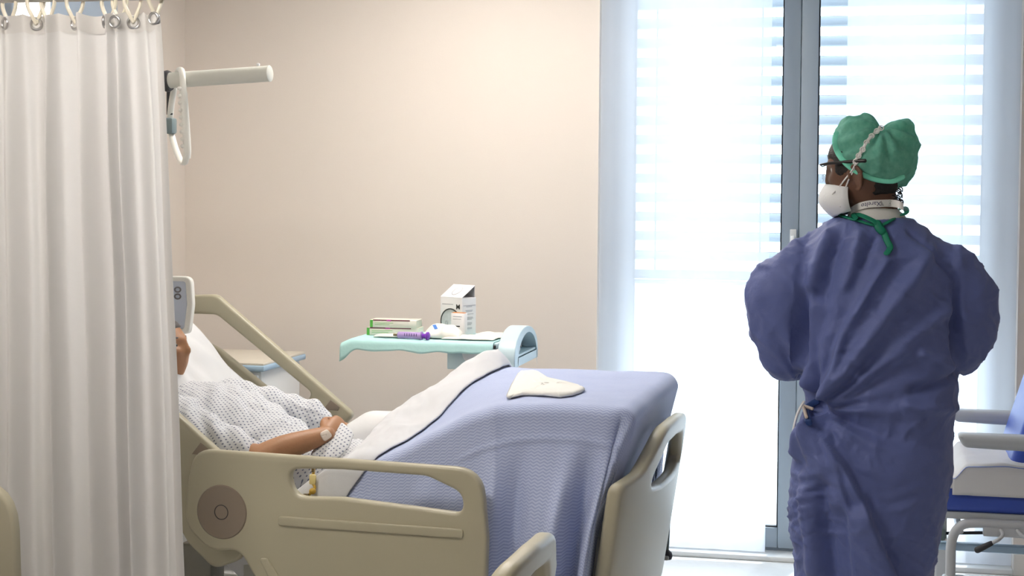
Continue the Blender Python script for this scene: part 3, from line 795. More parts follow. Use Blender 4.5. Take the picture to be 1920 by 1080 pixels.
# ================================================================== bedding
def near_h(x, y):                                 # height of what lies under the covers (knees and bed cradle)
    zp = 0.950 + 0.022 * y
    xs = -0.40 - 0.23 * sstep(0.25, 0.75, y)
    t = xs - x
    soft = 0.05
    drop = 0.55 * soft * np.logaddexp(0, t / soft)
    fl = np.interp(y, [0.0, 0.1, 0.25, 0.45, 0.6, 0.7, 0.8, 0.9], [0.735, 0.745, 0.785, 0.825, 0.87, 0.915, 0.95, 0.95]) - 0.14 * np.maximum(-0.66 - x, -0.3)
    a = zp - drop; k = 0.02
    return np.minimum(k * np.logaddexp(a / k, fl / k), zp + 0.004)
XF, YA, YB, RE = -0.008, 0.135, 0.83, 0.045
def drape(cx, cy, lift=0.0, fold=1.0, seed=0.0, hang_fold=True):
    cr = 0.07
    qx = np.minimum(cx, XF); qy = np.clip(cy, YA, YB)
    # rounded foot corners
    ccx = XF - cr
    dx = cx - qx; dy = cy - qy
    d = np.hypot(dx, dy)
    inx = np.where(d > 1e-9, dx / np.maximum(d, 1e-9), 0); iny = np.where(d > 1e-9, dy / np.maximum(d, 1e-9), 0)
    top = near_h(qx, qy)
    arc = RE * PI / 2
    th = np.minimum(d / RE, PI / 2)
    rest = np.maximum(d - arc, 0)
    per = np.where(iny < -0.5, cx, np.where(iny > 0.5, -cx + 2.0, 0.9 + cy * 1.0))
    flare = 0.21 * np.minimum(rest, 0.36)
    A = 0.033 * sstep(0.02, 0.34, rest) * fold * (np.abs(iny) + 0.25 * np.abs(inx))
    A = A * (1 + 0.7 * sstep(-0.36, -0.24, cx))
    und = A * (np.sin(per * 2 * PI / 0.205 + 0.7 + seed) + 0.55 * np.sin(per * 2 * PI / 0.118 + 2.0 + rest * 2.0 + seed)) if hang_fold else 0
    outw = RE * np.sin(th) + flare + und + A * 0.9
    down = RE * (1 - np.cos(th)) + rest
    X = qx + inx * (RE * np.sin(th) - 0.24 * np.minimum(rest, 0.3)); Y = qy + iny * outw
    X = X - 0.13 * np.minimum(rest, 0.5) * np.abs(iny) * sstep(XF - 0.22, XF, qx)
    Z = top - down + lift * (1 - sstep(0, 0.05, d))
    Y = Y + iny * lift * sstep(0, 0.05, d); X = X + inx * lift * sstep(0, 0.05, d)
    # soft lumps on the top
    lum = 0.010 * noise(np.stack([X * 5 + seed, Y * 5, Z * 2], -1).reshape(-1, 3)).reshape(X.shape) + 0.004 * noise(np.stack([X * 14 + seed, Y * 14, Z * 6], -1).reshape(-1, 3)).reshape(X.shape)
    return X, Y, Z + lum * (1 - 0.6 * sstep(0, 0.1, d)), lum
def edge_E(cy):                                   # head-side edge of the turned-over sheet
    return np.interp(cy, [-0.5, -0.1, 0.03, 0.115, 0.25, 0.4, 0.5, 0.6, 0.7, 0.8, 0.87, 1.2], [-1.18, -1.13, -1.08, -0.91, -0.905, -0.92, -0.915, -0.87, -0.765, -0.66, -0.61, -0.60])
def edge_B(cy):                                   # where the blue blanket starts
    return np.interp(cy, [-0.5, -0.1, 0.03, 0.115, 0.25, 0.45, 0.6, 0.75, 1.2], [-1.0, -0.94, -0.86, -0.79, -0.735, -0.675, -0.63, -0.575, -0.55])
def to_world(X, Y, Z):
    P = np.zeros(X.shape + (3,))
    P[..., 0] = BN[0] + BX[0] * X + BY[0] * Y; P[..., 1] = BN[1] + BX[1] * X + BY[1] * Y; P[..., 2] = Z
    return P
nu, nv = 190, 230
u = np.linspace(0, 1, nu); cyv = np.linspace(YA - 0.66, YB + 0.45, nv)
CU, CYv = np.meshgrid(u, cyv, indexing='ij')
CXv = edge_B(CYv) - 0.07 + (XF + 0.37 - edge_B(CYv)) * CU
X, Y, Z, _ = drape(CXv, CYv)
# pressed-in storage creases
cr1 = CXv + 0.375 + 0.03 * np.sin(CYv * 4); cr2 = CYv - (YA - 0.135) + 0.012 * np.sin(CXv * 9)
crz = 0.009 * gauss(cr1, 0.009) * sstep(0.0, 0.05, YA + 0.05 - CYv) + 0.007 * gauss(cr2, 0.008) * sstep(-0.52, -0.45, CXv)
Y = Y - crz
# gathered fold at the near foot corner
cor = gauss(CXv - (XF + 0.02), 0.03) * sstep(0.0, 0.10, YA - CYv)
Y = Y + 0.022 * cor; X = X - 0.01 * cor
Pw = to_world(X, Y, Z)
o0 = np.array([BN[0] + 0.0, BN[1], 0.0])
ctr = tuple(bw(-0.35, 0.475, 0.0))
bk = grid(Pw - np.array(ctr), 'blanket', 'blanket_weave', None, np.stack([CXv, CYv], -1), thick=0.004)
bk.location = ctr
tag(bk, 'pale blue herringbone blanket draped over raised knees and hanging past the rail', 'blanket')
# white sheet turned over at the head edge of the blanket
nu2, nv2 = 60, 230
CU, CYv = np.meshgrid(np.linspace(0, 1, nu2), np.linspace(YA - 0.62, YB + 0.30, nv2), indexing='ij')
E_, B_ = edge_E(CYv), edge_B(CYv) + 0.012
CXv = E_ + (B_ - E_) * CU
X, Y, Z, _ = drape(CXv, CYv, 0.010, 0.9, 0.0)
bul = np.sin(np.clip(CU, 0, 1) * PI) ** 0.7
wr = ridge(np.stack([CXv * 7, CYv * 5, CU * 0 + 3.3], -1).reshape(-1, 3)).reshape(X.shape)
Z = Z + 0.020 * bul * (0.6 + 0.5 * sstep(0.4, 0.8, CYv)) + 0.013 * wr * bul + 0.007 * bul * ridge(np.stack([CXv * 22 + CYv * 8, CYv * 13 - CXv * 6, CU * 0 + 1.3], -1).reshape(-1, 3)).reshape(X.shape) - 0.035 * (1 - sstep(0, 0.16, CU)) + 0.045 * gauss(CYv - 0.78, 0.10) * sstep(0.1, 0.5, CU) * (1 - CU)
Y = Y - 0.012 * bul * sstep(0.1, -0.1, CYv - YA + 0.1)
Pw = to_world(X, Y, Z); ctr = tuple(bw(-0.8, 0.475, 0.0))
sh = grid(Pw - np.array(ctr), 'top_sheet', 'sheet_white', None, None, thick=0.004); sh.location = ctr
tag(sh, 'white bed sheet turned over the head edge of the blue blanket', 'sheet')
# fitted sheet on the mattress
nx, ny = 60, 40
SXv, SYv = np.meshgrid(np.linspace(-1.95, -0.05, nx), np.linspace(-0.18, 1.13, ny), indexing='ij')
base = np.where(SXv < HX, HZ + (HX - SXv) * math.tan(HA), HZ)
qy = np.clip(SYv, 0.075, 0.875); dd = np.abs(SYv - qy)
Xs = SXv.copy(); Ys = qy + np.sign(SYv - qy) * np.minimum(dd, 0.012) + 0.004 * noise(np.stack([SXv * 12, SYv * 12, SXv * 0], -1).reshape(-1, 3)).reshape(SXv.shape) * (dd > 0)
Zs = base + 0.006 - np.maximum(dd - 0.012, 0) * 0.95 + 0.003 * noise(np.stack([SXv * 8, SYv * 8, SXv * 0], -1).reshape(-1, 3)).reshape(SXv.shape)
ctr = tuple(bw(-1.0, 0.475, 0.0))
fs = grid(to_world(Xs, Ys, Zs) - np.array(ctr), 'fitted_sheet', 'sheet_white', None, None, thick=0.003); fs.location = ctr
tag(fs, 'white fitted sheet covering the mattress under the patient', 'sheet')

def pillow(center, size, Mrot, name, label, mt='pillow_white', seed=0, n=46, wr=0.012):
    U, V = np.meshgrid(np.linspace(-1, 1, n), np.linspace(-1, 1, n), indexing='ij')
    q = MB()
    prof = (1 - np.abs(U) ** 2.6) * (1 - np.abs(V) ** 2.6); prof = np.maximum(prof, 0) ** 0.5
    pinch = 1 - 0.10 * (1 - np.abs(V) ** 2) * np.abs(U) ** 4
    pinch2 = 1 - 0.10 * (1 - np.abs(U) ** 2) * np.abs(V) ** 4
    X = U * size[0] * pinch2; Y = V * size[1] * pinch
    nz = noise(np.stack([X * 9 + seed, Y * 9, X * 0 + seed], -1).reshape(-1, 3)).reshape(X.shape)
    T = prof * size[2] * (1 + 0.25 * nz) + wr * nz * prof
    top = np.stack([X, Y, T], -1).reshape(-1, 3); bot = np.stack([X, Y, -T * 0.8], -1).reshape(-1, 3)
    Fc = [(i * n + j, (i + 1) * n + j, (i + 1) * n + j + 1, i * n + j + 1) for i in range(n - 1) for j in range(n - 1)]
    q.add(top, Fc); q.add(bot, [f[::-1] for f in Fc])
    q.xf(Mrot)
    me = q.mesh(name); b = bmesh.new(); b.from_mesh(me); bmesh.ops.remove_doubles(b, verts=b.verts[:], dist=1e-5); b.to_mesh(me); b.free()
    o = link(name, me, mt, None, True, 180); o.location = tuple(center)
    return tag(o, label, 'pillow')
RB = Matrix.Rotation(-DEL, 4, 'Z')
pillow(bw(-1.72, 0.53, 0.95), (0.21, 0.38, 0.085), RB @ Matrix.Rotation(math.radians(50), 4, 'Y'), 'pillow', 'white pillow under the head of the patient', seed=2)
pillow(bw(-0.955, 0.70, 0.735), (0.20, 0.115, 0.075), RB @ Matrix.Rotation(math.radians(-9), 4, 'Y'), 'pillow', 'small white pillow beyond the resting hand, next to the turned-over sheet', seed=5)

# crumpled white pad on the blanket
n = 70
bkb = bvh_of(bk) if False else BVHTree.FromPolygons([Vector(v.co) + Vector(bk.location) for v in bk.data.vertices], [tuple(p.vertices) for p in bk.data.polygons])
outline = fillet([(948, 752, 5), (962, 722, 14), (974, 701, 10), (1003, 699, 20), (1028, 712, 20), (1062, 722, 20), (1104, 733, 8), (1074, 744, 12), (1050, 747, 16), (1018, 744, 20), (982, 743, 20)], 5)
c0 = np.mean(np.array(outline), 0)
Pg = []
for k in range(15):
    rr = 0.02 + 0.98 * k / 14.0
    ring = []
    for (a, b_) in outline:
        h_ = hit(bkb, c0[0] + (a - c0[0]) * rr, c0[1] + (b_ - c0[1]) * rr)
        ring.append(np.array(h_))
    Pg.append(ring)
Pg = np.array(Pg); Pg = np.concatenate([Pg, Pg[:, :1]], 1)
nz = noise((Pg * 28).reshape(-1, 3)).reshape(Pg.shape[:2]); rg = ridge((Pg * 14 + 4).reshape(-1, 3)).reshape(Pg.shape[:2])
lift = 0.007 + 0.007 * nz + 0.009 * np.maximum(rg - 0.5, 0) + 0.004 * ridge((Pg * 45 + 2).reshape(-1, 3)).reshape(Pg.shape[:2])
lift[-1] = 0.005 + 0.006 * np.maximum(nz[-1], 0)
Pg[..., 2] += lift; Pg[..., 1] -= 0.006
ctr = Pg.reshape(-1, 3).mean(0); ctr[2] -= 0.02
pd = grid(Pg - ctr, 'absorbent_pad', 'pad_cream', None, None, thick=0.006); pd.location = tuple(ctr)
tag(pd, 'crumpled cream white pad lying on top of the blue blanket', 'pad')

# drain tube seen through the hand slot of the rail
tb = thing('drain_tube', 'yellow drain tube with brown clip seen through the rail slot', 'tube', tuple(bw(-0.98, 0.10, 0.62)))
ti = Matrix.Translation(tb.location).inverted()
q = MB(); q.tube(smooth_path([tuple(bw(*bp(590, 866, 0.075))), tuple(bw(*bp(588, 884, 0.065))), tuple(bw(*bp(586, 902, 0.055))), tuple(bw(*bp(590, 915, 0.05))), tuple(bw(*bp(582, 925, 0.045))), tuple(bw(*bp(573, 934, 0.04)))], 6), 0.0045, 10); q.xf(ti); q.build('tube_line', 'tube_yellow', tb)
a = bw(*bp(587, 899, 0.052)); q = MB(); q.box(a - np.array([0.012, 0.006, 0.016]), a + np.array([0.010, 0.006, 0.016]), 0.005); q.xf(ti); q.build('tube_sleeve', 'urine_bag', tb)
a = bw(*bp(586, 921, 0.042)); q = MB(); q.ell(a, (0.011, 0.009, 0.010)); q.xf(ti); q.build('connector', 'tube_yellow', tb)
a = bw(*bp(575, 930, 0.036)); q = MB(); q.box(a - np.array([0.011, 0.006, 0.007]), a + np.array([0.008, 0.006, 0.007]), 0.003); q.xf(ti); q.build('clip', 'tube_brown', tb)
a = bw(*bp(587, 878, 0.06)); q = MB(); q.box(a - np.array([0.004, 0.005, 0.012]), a + np.array([0.004, 0.005, 0.012]), 0.002); q.xf(ti); q.build('clip', 'tube_brown', tb)

# ================================================================== things along the wall
# bedside cabinet
cr = pt(531, 684, 6.12)
cab = thing('bedside_cabinet', 'beige topped bedside cabinet with pale blue edge behind the tilted rail', 'cabinet', (cr[0] - 0.33, 6.38, 0.0))
zt = cr[2]
q = MB(); q.box((-0.22, -0.22, 0.10), (0.22, 0.24, zt - 0.035), 0.008); q.build('cabinet_body', 'white_plastic', cab)
q = MB(); q.box((-0.24, -0.235, zt - 0.012), (0.235, 0.26, zt), 0.004); q.build('cabinet_top', 'cabinet_top', cab)
q = MB(); q.box((-0.245, -0.242, zt - 0.034), (0.24, 0.262, zt - 0.010), 0.006); q.build('top_edge', 'blue_edge', cab)
for k, (za, zb_) in enumerate(((zt - 0.19, zt - 0.05), (0.13, zt - 0.20))):
    q = MB(); q.box((-0.21, -0.236, za), (0.21, -0.219, zb_), 0.005); d_ = q.build('drawer' if k == 0 else 'door', 'white_plastic', cab)
    q = MB(); q.tube(smooth_path([(-0.05, -0.236, (za + zb_) / 2), (-0.045, -0.258, (za + zb_) / 2), (0.045, -0.258, (za + zb_) / 2), (0.05, -0.236, (za + zb_) / 2)]), 0.005, 8); q.build('handle', 'steel', d_)
for x in (-0.18, 0.18):
    for y in (-0.18, 0.2):
        q = MB(); q.lathe([(0.0, -0.012), (0.04, -0.012), (0.045, 0.0), (0.04, 0.012), (0, 0.012)], (x, y, 0.046), 'X', 16); q.box((x - 0.02, y - 0.015, 0.07), (x + 0.02, y + 0.015, 0.105), 0.004); q.build('caster', 'dark_rubber', cab)

# bedside terminal on the head side
tm0 = pt(300, 517, 5.30); tm1 = pt(361, 625, 5.30)
ter = thing('bedside_terminal', 'pale bedside terminal panel with two ring buttons beside the curtain edge', 'terminal', (tm1[0], 5.30, 0.0))
hgt = tm0[2]; low = hgt - 0.205
fr = board(fillet([(-0.20, low, 0.02), (-0.20, hgt, 0.02), (0.0, hgt, 0.03), (0.006, hgt - 0.10, 0.1), (-0.008, low, 0.02)]), [fillet([(-0.185, low + 0.018, 0.012), (-0.185, hgt - 0.018, 0.012), (-0.022, hgt - 0.018, 0.012), (-0.016, hgt - 0.10, 0.05), (-0.028, low + 0.018, 0.012)])], 0.03, 0.006)
link('terminal_frame', upright(fr, 0.0), 'grip_white', ter, True, 50)
q = MB(); q.box((-0.186, -0.008, low + 0.01), (-0.018, 0.006, hgt - 0.012), 0.002); q.build('screen', 'screen_panel', ter)
for yy in (543, 556):
    c = pt(333, yy, 5.29); q = MB()
    q.tube([(c[0] - tm1[0] + 0.011 * math.cos(a), -0.010, c[2] + 0.0085 * math.sin(a)) for a in [2 * PI * k / 20 for k in range(20)]], 0.0028, 6, closed=True, up=(0, 1, 0)); q.build('ring_button', 'ring_print', ter)
q = MB(); q.tube(smooth_path([(-0.10, 0.008, low + 0.10), (-0.10, 0.06, low + 0.10), (-0.2, 0.10, low + 0.10), (XL - tm1[0], 0.12, low + 0.10)]), 0.016, 12); q.build('swing_arm', 'white_plastic', ter)

# over-bed table with tray
TY0, TY1 = 5.98, 6.34
tl, tr = pt(662, 640, TY0), pt(932, 648, TY0)
TZ = pt(800, 640, TY0)[2]
tx0, tx1 = tl[0], pt(931, 640, TY0)[0]
xe = pt(946, 640, TY0)[0]
tab = thing('overbed_table', 'white over-bed table with a tray covered in an aqua pad', 'table', (tx1, 6.16, 0.0))
y0, y1 = TY0 - 6.16, TY1 - 6.16
q = MB(); q.box((tx0 - tx1, y0, TZ - 0.022), (0.005, y1, TZ), 0.006); q.build('tabletop', 'aqua_plastic', tab)
ex = xe - tx1
def arch(w0, w1, z0, z1, n=16):
    pts = [(w0, z0)]
    for k in range(n + 1):
        a = PI - PI * k / n
        pts.append(((w0 + w1) / 2 + (w1 - w0) / 2 * math.cos(a) * (0.92 + 0.08 * abs(math.cos(a))), z1 - 0.11 + 0.11 * math.sin(a) ** 0.9 if 0 < k < n else z1 - 0.11))
    pts.append((w1, z0)); return pts
zt1 = pt(975, 612, 6.16)[2]; zl = pt(940, 690, TY0)[2]
ao = arch(y0 - 0.012, y1 + 0.07, zl, zt1); ai = arch(y0 + 0.05, y1 + 0.05, zl + 0.03, zt1 - 0.022)
am = board(ao, [ai], 0.07, 0.004, 2); remap(am, lambda V: np.stack([V[:, 2] + 0.04 + 0.0, V[:, 0], V[:, 1]], -1)); link('end_housing', am, 'aqua_plastic', tab, True, 40)
q = MB(); q.box((0.004, y0 - 0.008, zl + 0.01), (0.014, y1 + 0.065, TZ - 0.03), 0.002); q.box((0.014, y0 + 0.02, zl + 0.035), (0.07, y1 + 0.06, zl + 0.045), 0.002); q.build('inner_shelf', 'aqua_plastic', tab)
q = MB(); q.box((0.012, y0 + 0.13, zt1 - 0.10), (0.05, y0 + 0.21, zt1 - 0.045), 0.006); q.build('hinge_block', 'white_plastic', tab)
q = MB(); q.lathe([(0, 0), (0.012, 0), (0.012, 0.012), (0, 0.012)], (0.048, y0 + 0.17, zt1 - 0.07), 'X', 14); q.build('hinge_screw', 'dark_rubber', tab)
pl = pt(838, 692, TY0 + 0.03)
q = MB(); q.box((pl[0] - tx1, y0 + 0.03, pl[2]), (0.004, y0 + 0.055, TZ - 0.02), 0.004); q.build('flap_panel', 'aqua_plastic', tab)
q = MB(); q.lathe([(0, -0.006), (0.038, -0.006), (0.040, 0.0), (0.036, 0.006), (0, 0.006)], (pt(882, 652, TY0)[0] - tx1, y0 + 0.027, TZ - 0.045), 'Y', 30); q.build('turn_disc', 'white_plastic', tab)
q = MB(); q.box((-0.028, y0 - 0.014, TZ - 0.020), (-0.001, y0 - 0.002, TZ - 0.008), 0.001); q.build('label_plate', 'print_black', tab)
q = MB(); q.box((-0.026, y0 - 0.014, TZ - 0.040), (-0.001, y0 - 0.002, TZ - 0.024), 0.001); q.build('latch', 'white_plastic', tab)
q = MB(); q.box((0.02, y0 + 0.10, 0.09), (0.055, y0 + 0.16, zl + 0.04), 0.008); q.build('column', 'white_plastic', tab)
q = MB(); q.box((-0.55, y0 + 0.02, 0.06), (0.08, y0 + 0.07, 0.095), 0.01); q.box((-0.55, y1 - 0.07, 0.06), (0.08, y1 - 0.02, 0.095), 0.01); q.box((0.01, y0 + 0.02, 0.06), (0.07, y1 - 0.02, 0.095), 0.01); q.build('base', 'white_plastic', tab)
for x in (-0.5, 0.04):
    for y in (y0 + 0.045, y1 - 0.045):
        q = MB(); q.lathe([(0.0, -0.011), (0.027, -0.011), (0.030, 0.0), (0.027, 0.011), (0, 0.011)], (x, y, 0.031), 'Y', 14); q.build('caster', 'dark_rubber', tab)

def place(name, label, cat, px, py, Y, rotz=0.0, z=None, group=None):
    p = pt(px, py, Y)
    return thing(name, label, cat, (p[0], Y, TZ + 0.005 if z is None else z), rotz, group)
# aqua absorbent pad over the tray
nu, nv = 90, 34
x_a, x_b = pt(640, 640, TY0)[0], pt(948, 632, TY0 + 0.2)[0]
U, V = np.meshgrid(np.linspace(0, 1, nu), np.linspace(0, 1, nv), indexing='ij')
Xp = x_a + (x_b - x_a) * U - 0.035 * (V - 0.0) * 0 ; Yp = (TY0 - 0.075) + 0.42 * V
cl = np.maximum(TY0 - 0.004 - Yp, 0); cxl = np.maximum(tx0 - 0.004 - Xp, 0)
nzz = noise(np.stack([Xp * 11, Yp * 11, Xp * 0], -1).reshape(-1, 3)).reshape(Xp.shape)
Zp = TZ + 0.003 + 0.003 * np.maximum(nzz, 0) - cl * (0.62 + 0.25 * nzz) - cxl * (0.42 + 0.35 * nzz) - 0.35 * cl * sstep(0.0, 0.1, 0.12 - U)
Yp = np.where(cl > 0, TY0 - 0.004 - np.minimum(cl, 0.012) - 0.1 * np.maximum(cl - 0.012, 0), Yp)
ctr = np.array([(x_a + x_b) / 2, TY0 + 0.15, TZ])
pa = grid(np.stack([Xp, Yp, Zp], -1) - ctr, 'tray_pad', 'aqua_pad', None, None, thick=0.003); pa.location = tuple(ctr)
tag(pa, 'aqua green absorbent pad spread over the over-bed tray', 'pad')
# big white carton with a circle on its front and an M
ct = place('carton', 'tall white carton with a dark circle and a letter M on its front', 'box', 866, 612, 6.20, math.radians(-28))
cw, cdp, ch = 0.118, 0.085, 0.150
q = MB(); q.box((-cw, 0, 0), (0, cdp, ch), 0.0012, 1); q.build('carton_body', 'carton_white', ct)
q = MB(); rl = [[(-cw, 0, ch), (0, 0, ch), (0, cdp * 0.92, ch + 0.047), (-cw, cdp * 0.92, ch + 0.047)], [(-cw, 0, ch + 0.0015), (0, 0, ch + 0.0015), (0, cdp * 0.92, ch + 0.0485), (-cw, cdp * 0.92, ch + 0.0485)]]
q.rings(rl); q.build('lid_flap', 'carton_white', ct, False)
q = MB(); q.box((-cw + 0.002, cdp * 0.9, ch - 0.002), (-0.002, cdp * 0.92, ch + 0.046)); q.build('inner_flap', 'print_grey', ct, False)
q = MB(); q.tube([(-cw * 0.52 + 0.052 * math.cos(a), -0.0008, 0.052 + 0.052 * math.sin(a)) for a in [2 * PI * k / 40 for k in range(40)]], 0.0028, 6, closed=True, up=(0, 1, 0)); q.build('circle_print', 'print_black', ct)
q = MB(); q.lathe([(0, 0), (0.0505, 0), (0.0505, 0.001), (0, 0.001)], (-cw * 0.52, -0.0010, 0.052), 'Y', 36); q.build('disc_print', 'print_grey', ct, False).data.materials[0] = mat('disc_pale', (0.52, 0.54, 0.55), 0.6, var=(60, 0.2))
q = MB(); q.tube([(-cw * 0.70 + 0.007 * math.cos(a), -0.0018, 0.045 + 0.010 * math.sin(a)) for a in [2 * PI * k / 16 for k in range(16)]], 0.0012, 6, closed=True, up=(0, 1, 0)); q.build('loop_print', 'print_grey', ct)
def label_on(parent, body, size, loc, M, mt, bold=0.0):
    me = text_mesh(body, size, 0.0004, bold); me.transform(Matrix.Translation(loc) @ M); return link('lettering', me, mt, parent, False)
RXF = Matrix.Rotation(PI / 2, 4, 'X')
lm = label_on(ct, 'M', 0.028, (-0.021, -0.0008, 0.113), RXF, 'print_black', 0.0004); lm['label'] = 'black letter M'
q = MB(); q.box((-cw + 0.01, -0.0006, 0.121), (-0.048, 0.0, 0.1235)); q.build('line_print', 'print_grey', ct, False)
q = MB(); q.tube([(-cw * 0.52 + 0.020 * math.cos(a), cdp * 0.46 + 0.024 * math.sin(a), ch + 0.0245 + 0.0135 * math.sin(a)) for a in [2 * PI * k / 24 for k in range(24)]], 0.0014, 6, closed=True); q.build('lid_circle', 'print_grey', ct)
q = MB()
for (zz, a, b_) in ((0.118, 0.1, 0.95), (0.113, 0.3, 0.7), (0.098, 0.25, 0.75), (0.094, 0.3, 0.7), (0.083, 0.1, 0.8), (0.070, 0.2, 0.75), (0.066, 0.2, 0.8), (0.062, 0.25, 0.7), (0.048, 0.3, 0.7), (0.044, 0.3, 0.7), (0.040, 0.3, 0.65), (0.028, 0.3, 0.7), (0.024, 0.35, 0.7)):
    q.box((0.0, cdp * a, zz), (0.0008, cdp * b_, zz + 0.002))
q.build('side_print', 'print_grey', ct, False)
# small white box before it
sb = place('small_carton', 'small white box with orange top edge in front of the tall carton', 'box', 858, 612, 6.14, math.radians(-10))
q = MB(); q.box((-0.029, 0, 0), (0.029, 0.03, 0.094), 0.0012, 1); q.build('box_body', 'carton_white', sb)
q = MB(); q.box((-0.027, 0.004, 0.0935), (0.026, 0.028, 0.0965), 0.0008, 1); q.build('box_top', 'print_orange', sb)
q = MB(); q.box((-0.012, -0.0006, 0.040), (0.010, 0.0, 0.0445)); q.build('line_print', 'print_black', sb, False)
q = MB(); q.box((-0.02, -0.0006, 0.070), (0.015, 0.0, 0.072)); q.box((-0.02, -0.0006, 0.080), (0.018, 0.0, 0.082)); q.build('line_print', 'print_grey', sb, False)
# two medicine boxes, stacked
def med_box(px, py, z, L, rotz, label):
    t = place('medicine_box', label, 'box', px, py, 6.10, rotz, z, 'medicine boxes on the tray')
    q = MB(); q.box((0, 0, 0), (L, 0.095, 0.031), 0.001, 1); q.build('box_body', 'carton_cream', t)
    q = MB(); q.box((-0.0006, -0.0006, 0.001), (0.011, 0.094, 0.030)); q.build('green_end', 'print_green', t, False)
    q = MB(); q.box((0.012, -0.0006, 0.0275), (L * 0.86, 0.0, 0.031)); q.box((0.012, 0, 0.031), (L * 0.86, 0.006, 0.0314)); q.build('maroon_stripe', 'print_maroon', t, False)
    q = MB(); q.box((L * 0.36, -0.001, 0.0265), (L * 0.45, 0.007, 0.0318)); q.build('magenta_mark', 'print_magenta', t, False)
    q = MB(); q.box((0.02, -0.0006, 0.018), (L * 0.5, 0.0, 0.0195)); q.box((0.02, -0.0006, 0.011), (L * 0.42, 0.0, 0.0125)); q.build('line_print', 'print_green', t, False)
    return t
med_box(688, 615, TZ + 0.006, 0.21, math.radians(3), 'lower medicine box with green end lying on the aqua pad')
med_box(694, 600, TZ + 0.0375, 0.19, math.radians(2), 'upper medicine box with green end and dark maroon stripe')
# purple syringe
sy = place('syringe', 'clear and purple syringe lying before the medicine boxes', 'syringe', 745, 618, 6.00, math.radians(-6), TZ + 0.020)
q = MB(); q.lathe([(0, 0), (0.006, 0), (0.013, 0.006), (0.0135, 0.105), (0, 0.105)], (0, 0, 0), 'X', 18); q.build('barrel', 'syringe_barrel', sy)
q = MB(); q.lathe([(0, 0), (0.017, 0), (0.017, 0.004), (0, 0.004)], (0.100, 0, 0), 'X', 18); q.build('flange', 'syringe_barrel', sy)
q = MB(); q.lathe([(0, 0.0), (0.009, 0.0), (0.009, 0.016), (0.016, 0.020), (0.0165, 0.027), (0.010, 0.031), (0, 0.031)], (0.104, 0, 0), 'X', 18); q.build('plunger', 'purple_plastic', sy)
q = MB(); q.lathe([(0, 0), (0.0045, 0), (0.005, 0.02), (0, 0.02)], (-0.016, 0, 0), 'X', 12); q.build('tip', 'tube_brown', sy)
q = MB()
for k in range(6): q.box((0.035 + k * 0.01, -0.0142, -0.002), (0.037 + k * 0.01, -0.0132, 0.009))
q.build('scale_marks', 'print_navy', sy, False)
# film packs
def film(px0, px1, py, Y0, Y1, hgt, seed, label, group='film packs on the tray'):
    p0, p1 = pt(px0, py, Y0), pt(px1, py, Y0)
    n1, n2 = 44, 26
    U, V = np.meshgrid(np.linspace(0, 1, n1), np.linspace(0, 1, n2), indexing='ij')
    X = p0[0] + (p1[0] - p0[0]) * U; Y = Y0 + (Y1 - Y0) * V
    nz = noise(np.stack([X * 22 + seed, Y * 22, X * 0 + seed], -1).reshape(-1, 3)).reshape(X.shape); rg = ridge(np.stack([X * 14 + seed, Y * 14, X * 0], -1).reshape(-1, 3)).reshape(X.shape)
    dome = (np.sin(PI * U) * np.sin(PI * V)) ** 0.5
    Zt = TZ + 0.010 + hgt * dome * (0.6 + 0.35 * rg + 0.35 * nz) + 0.004 * np.maximum(nz, 0)
    c = np.array([(p0[0] + p1[0]) / 2, (Y0 + Y1) / 2, TZ + 0.004])
    o = grid(np.stack([X, Y, Zt], -1) - c, 'film_pack', 'film_white', None, None, thick=0.002); o.location = tuple(c)
    return tag(o, label, 'package', group), c
fp, fc = film(790, 862, 612, 6.02, 6.11, 0.062, 3, 'crumpled clear pack with blue print beside the syringe')
fb = BVHTree.FromPolygons([v.co + Vector(fc) for v in fp.data.vertices], [tuple(p.vertices) for p in fp.data.polygons])
q = MB()
for quad in (((811, 610), (817, 609), (821, 617), (815, 618)), ((830, 609), (838, 608), (833, 618), (826, 619))):
    hs = [hit(fb, a, b_, 0.0015) for (a, b_) in quad]
    if all(h is not None for h in hs):
        q.add([h - Vector(fc) for h in hs] + [h - Vector(fc) + Vector((0, 0.001, 0.0)) for h in hs], [(0, 1, 2, 3), (7, 6, 5, 4), (0, 1, 5, 4), (1, 2, 6, 5), (2, 3, 7, 6), (3, 0, 4, 7)])
if q.v: q.build('blue_print', 'print_blue', fp, False)
film(828, 925, 620, 6.0, 6.14, 0.012, 8, 'flat cream sterile pack in front of the white cartons')
film(880, 948, 618, 6.09, 6.28, 0.012, 12, 'flat pale pack at the tray end next to the arched housing')
film(700, 760, 618, 6.01, 6.07, 0.012, 17, 'clear wrapper lying before the green ended boxes')

# ================================================================== treatment chair
YN, YFR = 5.62, 6.22
chx = pt(1800, 950, YN)[0]
ch_ = thing('treatment_chair', 'blue vinyl treatment chair with grey armrests and tubular frame', 'chair', (chx, (YN + YFR) / 2, 0.0))
cy0 = YN - (YN + YFR) / 2; cy1 = -cy0
def L(px, py, Y): 
    p = pt(px, py, Y); return np.array([p[0] - chx, Y - (YN + YFR) / 2, p[2]])
s_top = L(1800, 903, YN)[2]; s_bot = L(1800, 962, YN)[2]
xs0 = L(1748, 930, YN)[0]; xb0 = L(1872, 850, YN)[0]
q = MB(); q.box((xs0, cy0 + 0.0, s_bot), (xs0 + 0.56, cy1, s_top), 0.028, 4); q.build('seat', 'chair_vinyl', ch_, True, 40)
q = MB(); q.box((xs0 + 0.005, cy0 + 0.005, s_bot - 0.022), (xs0 + 0.56, cy1 - 0.005, s_bot + 0.002), 0.004); q.build('seat_plate', 'chair_arm', ch_)
bm_ = Matrix.Translation((xb0 + 0.02, 0, s_top - 0.02)) @ Matrix.Rotation(math.radians(17), 4, 'Y')
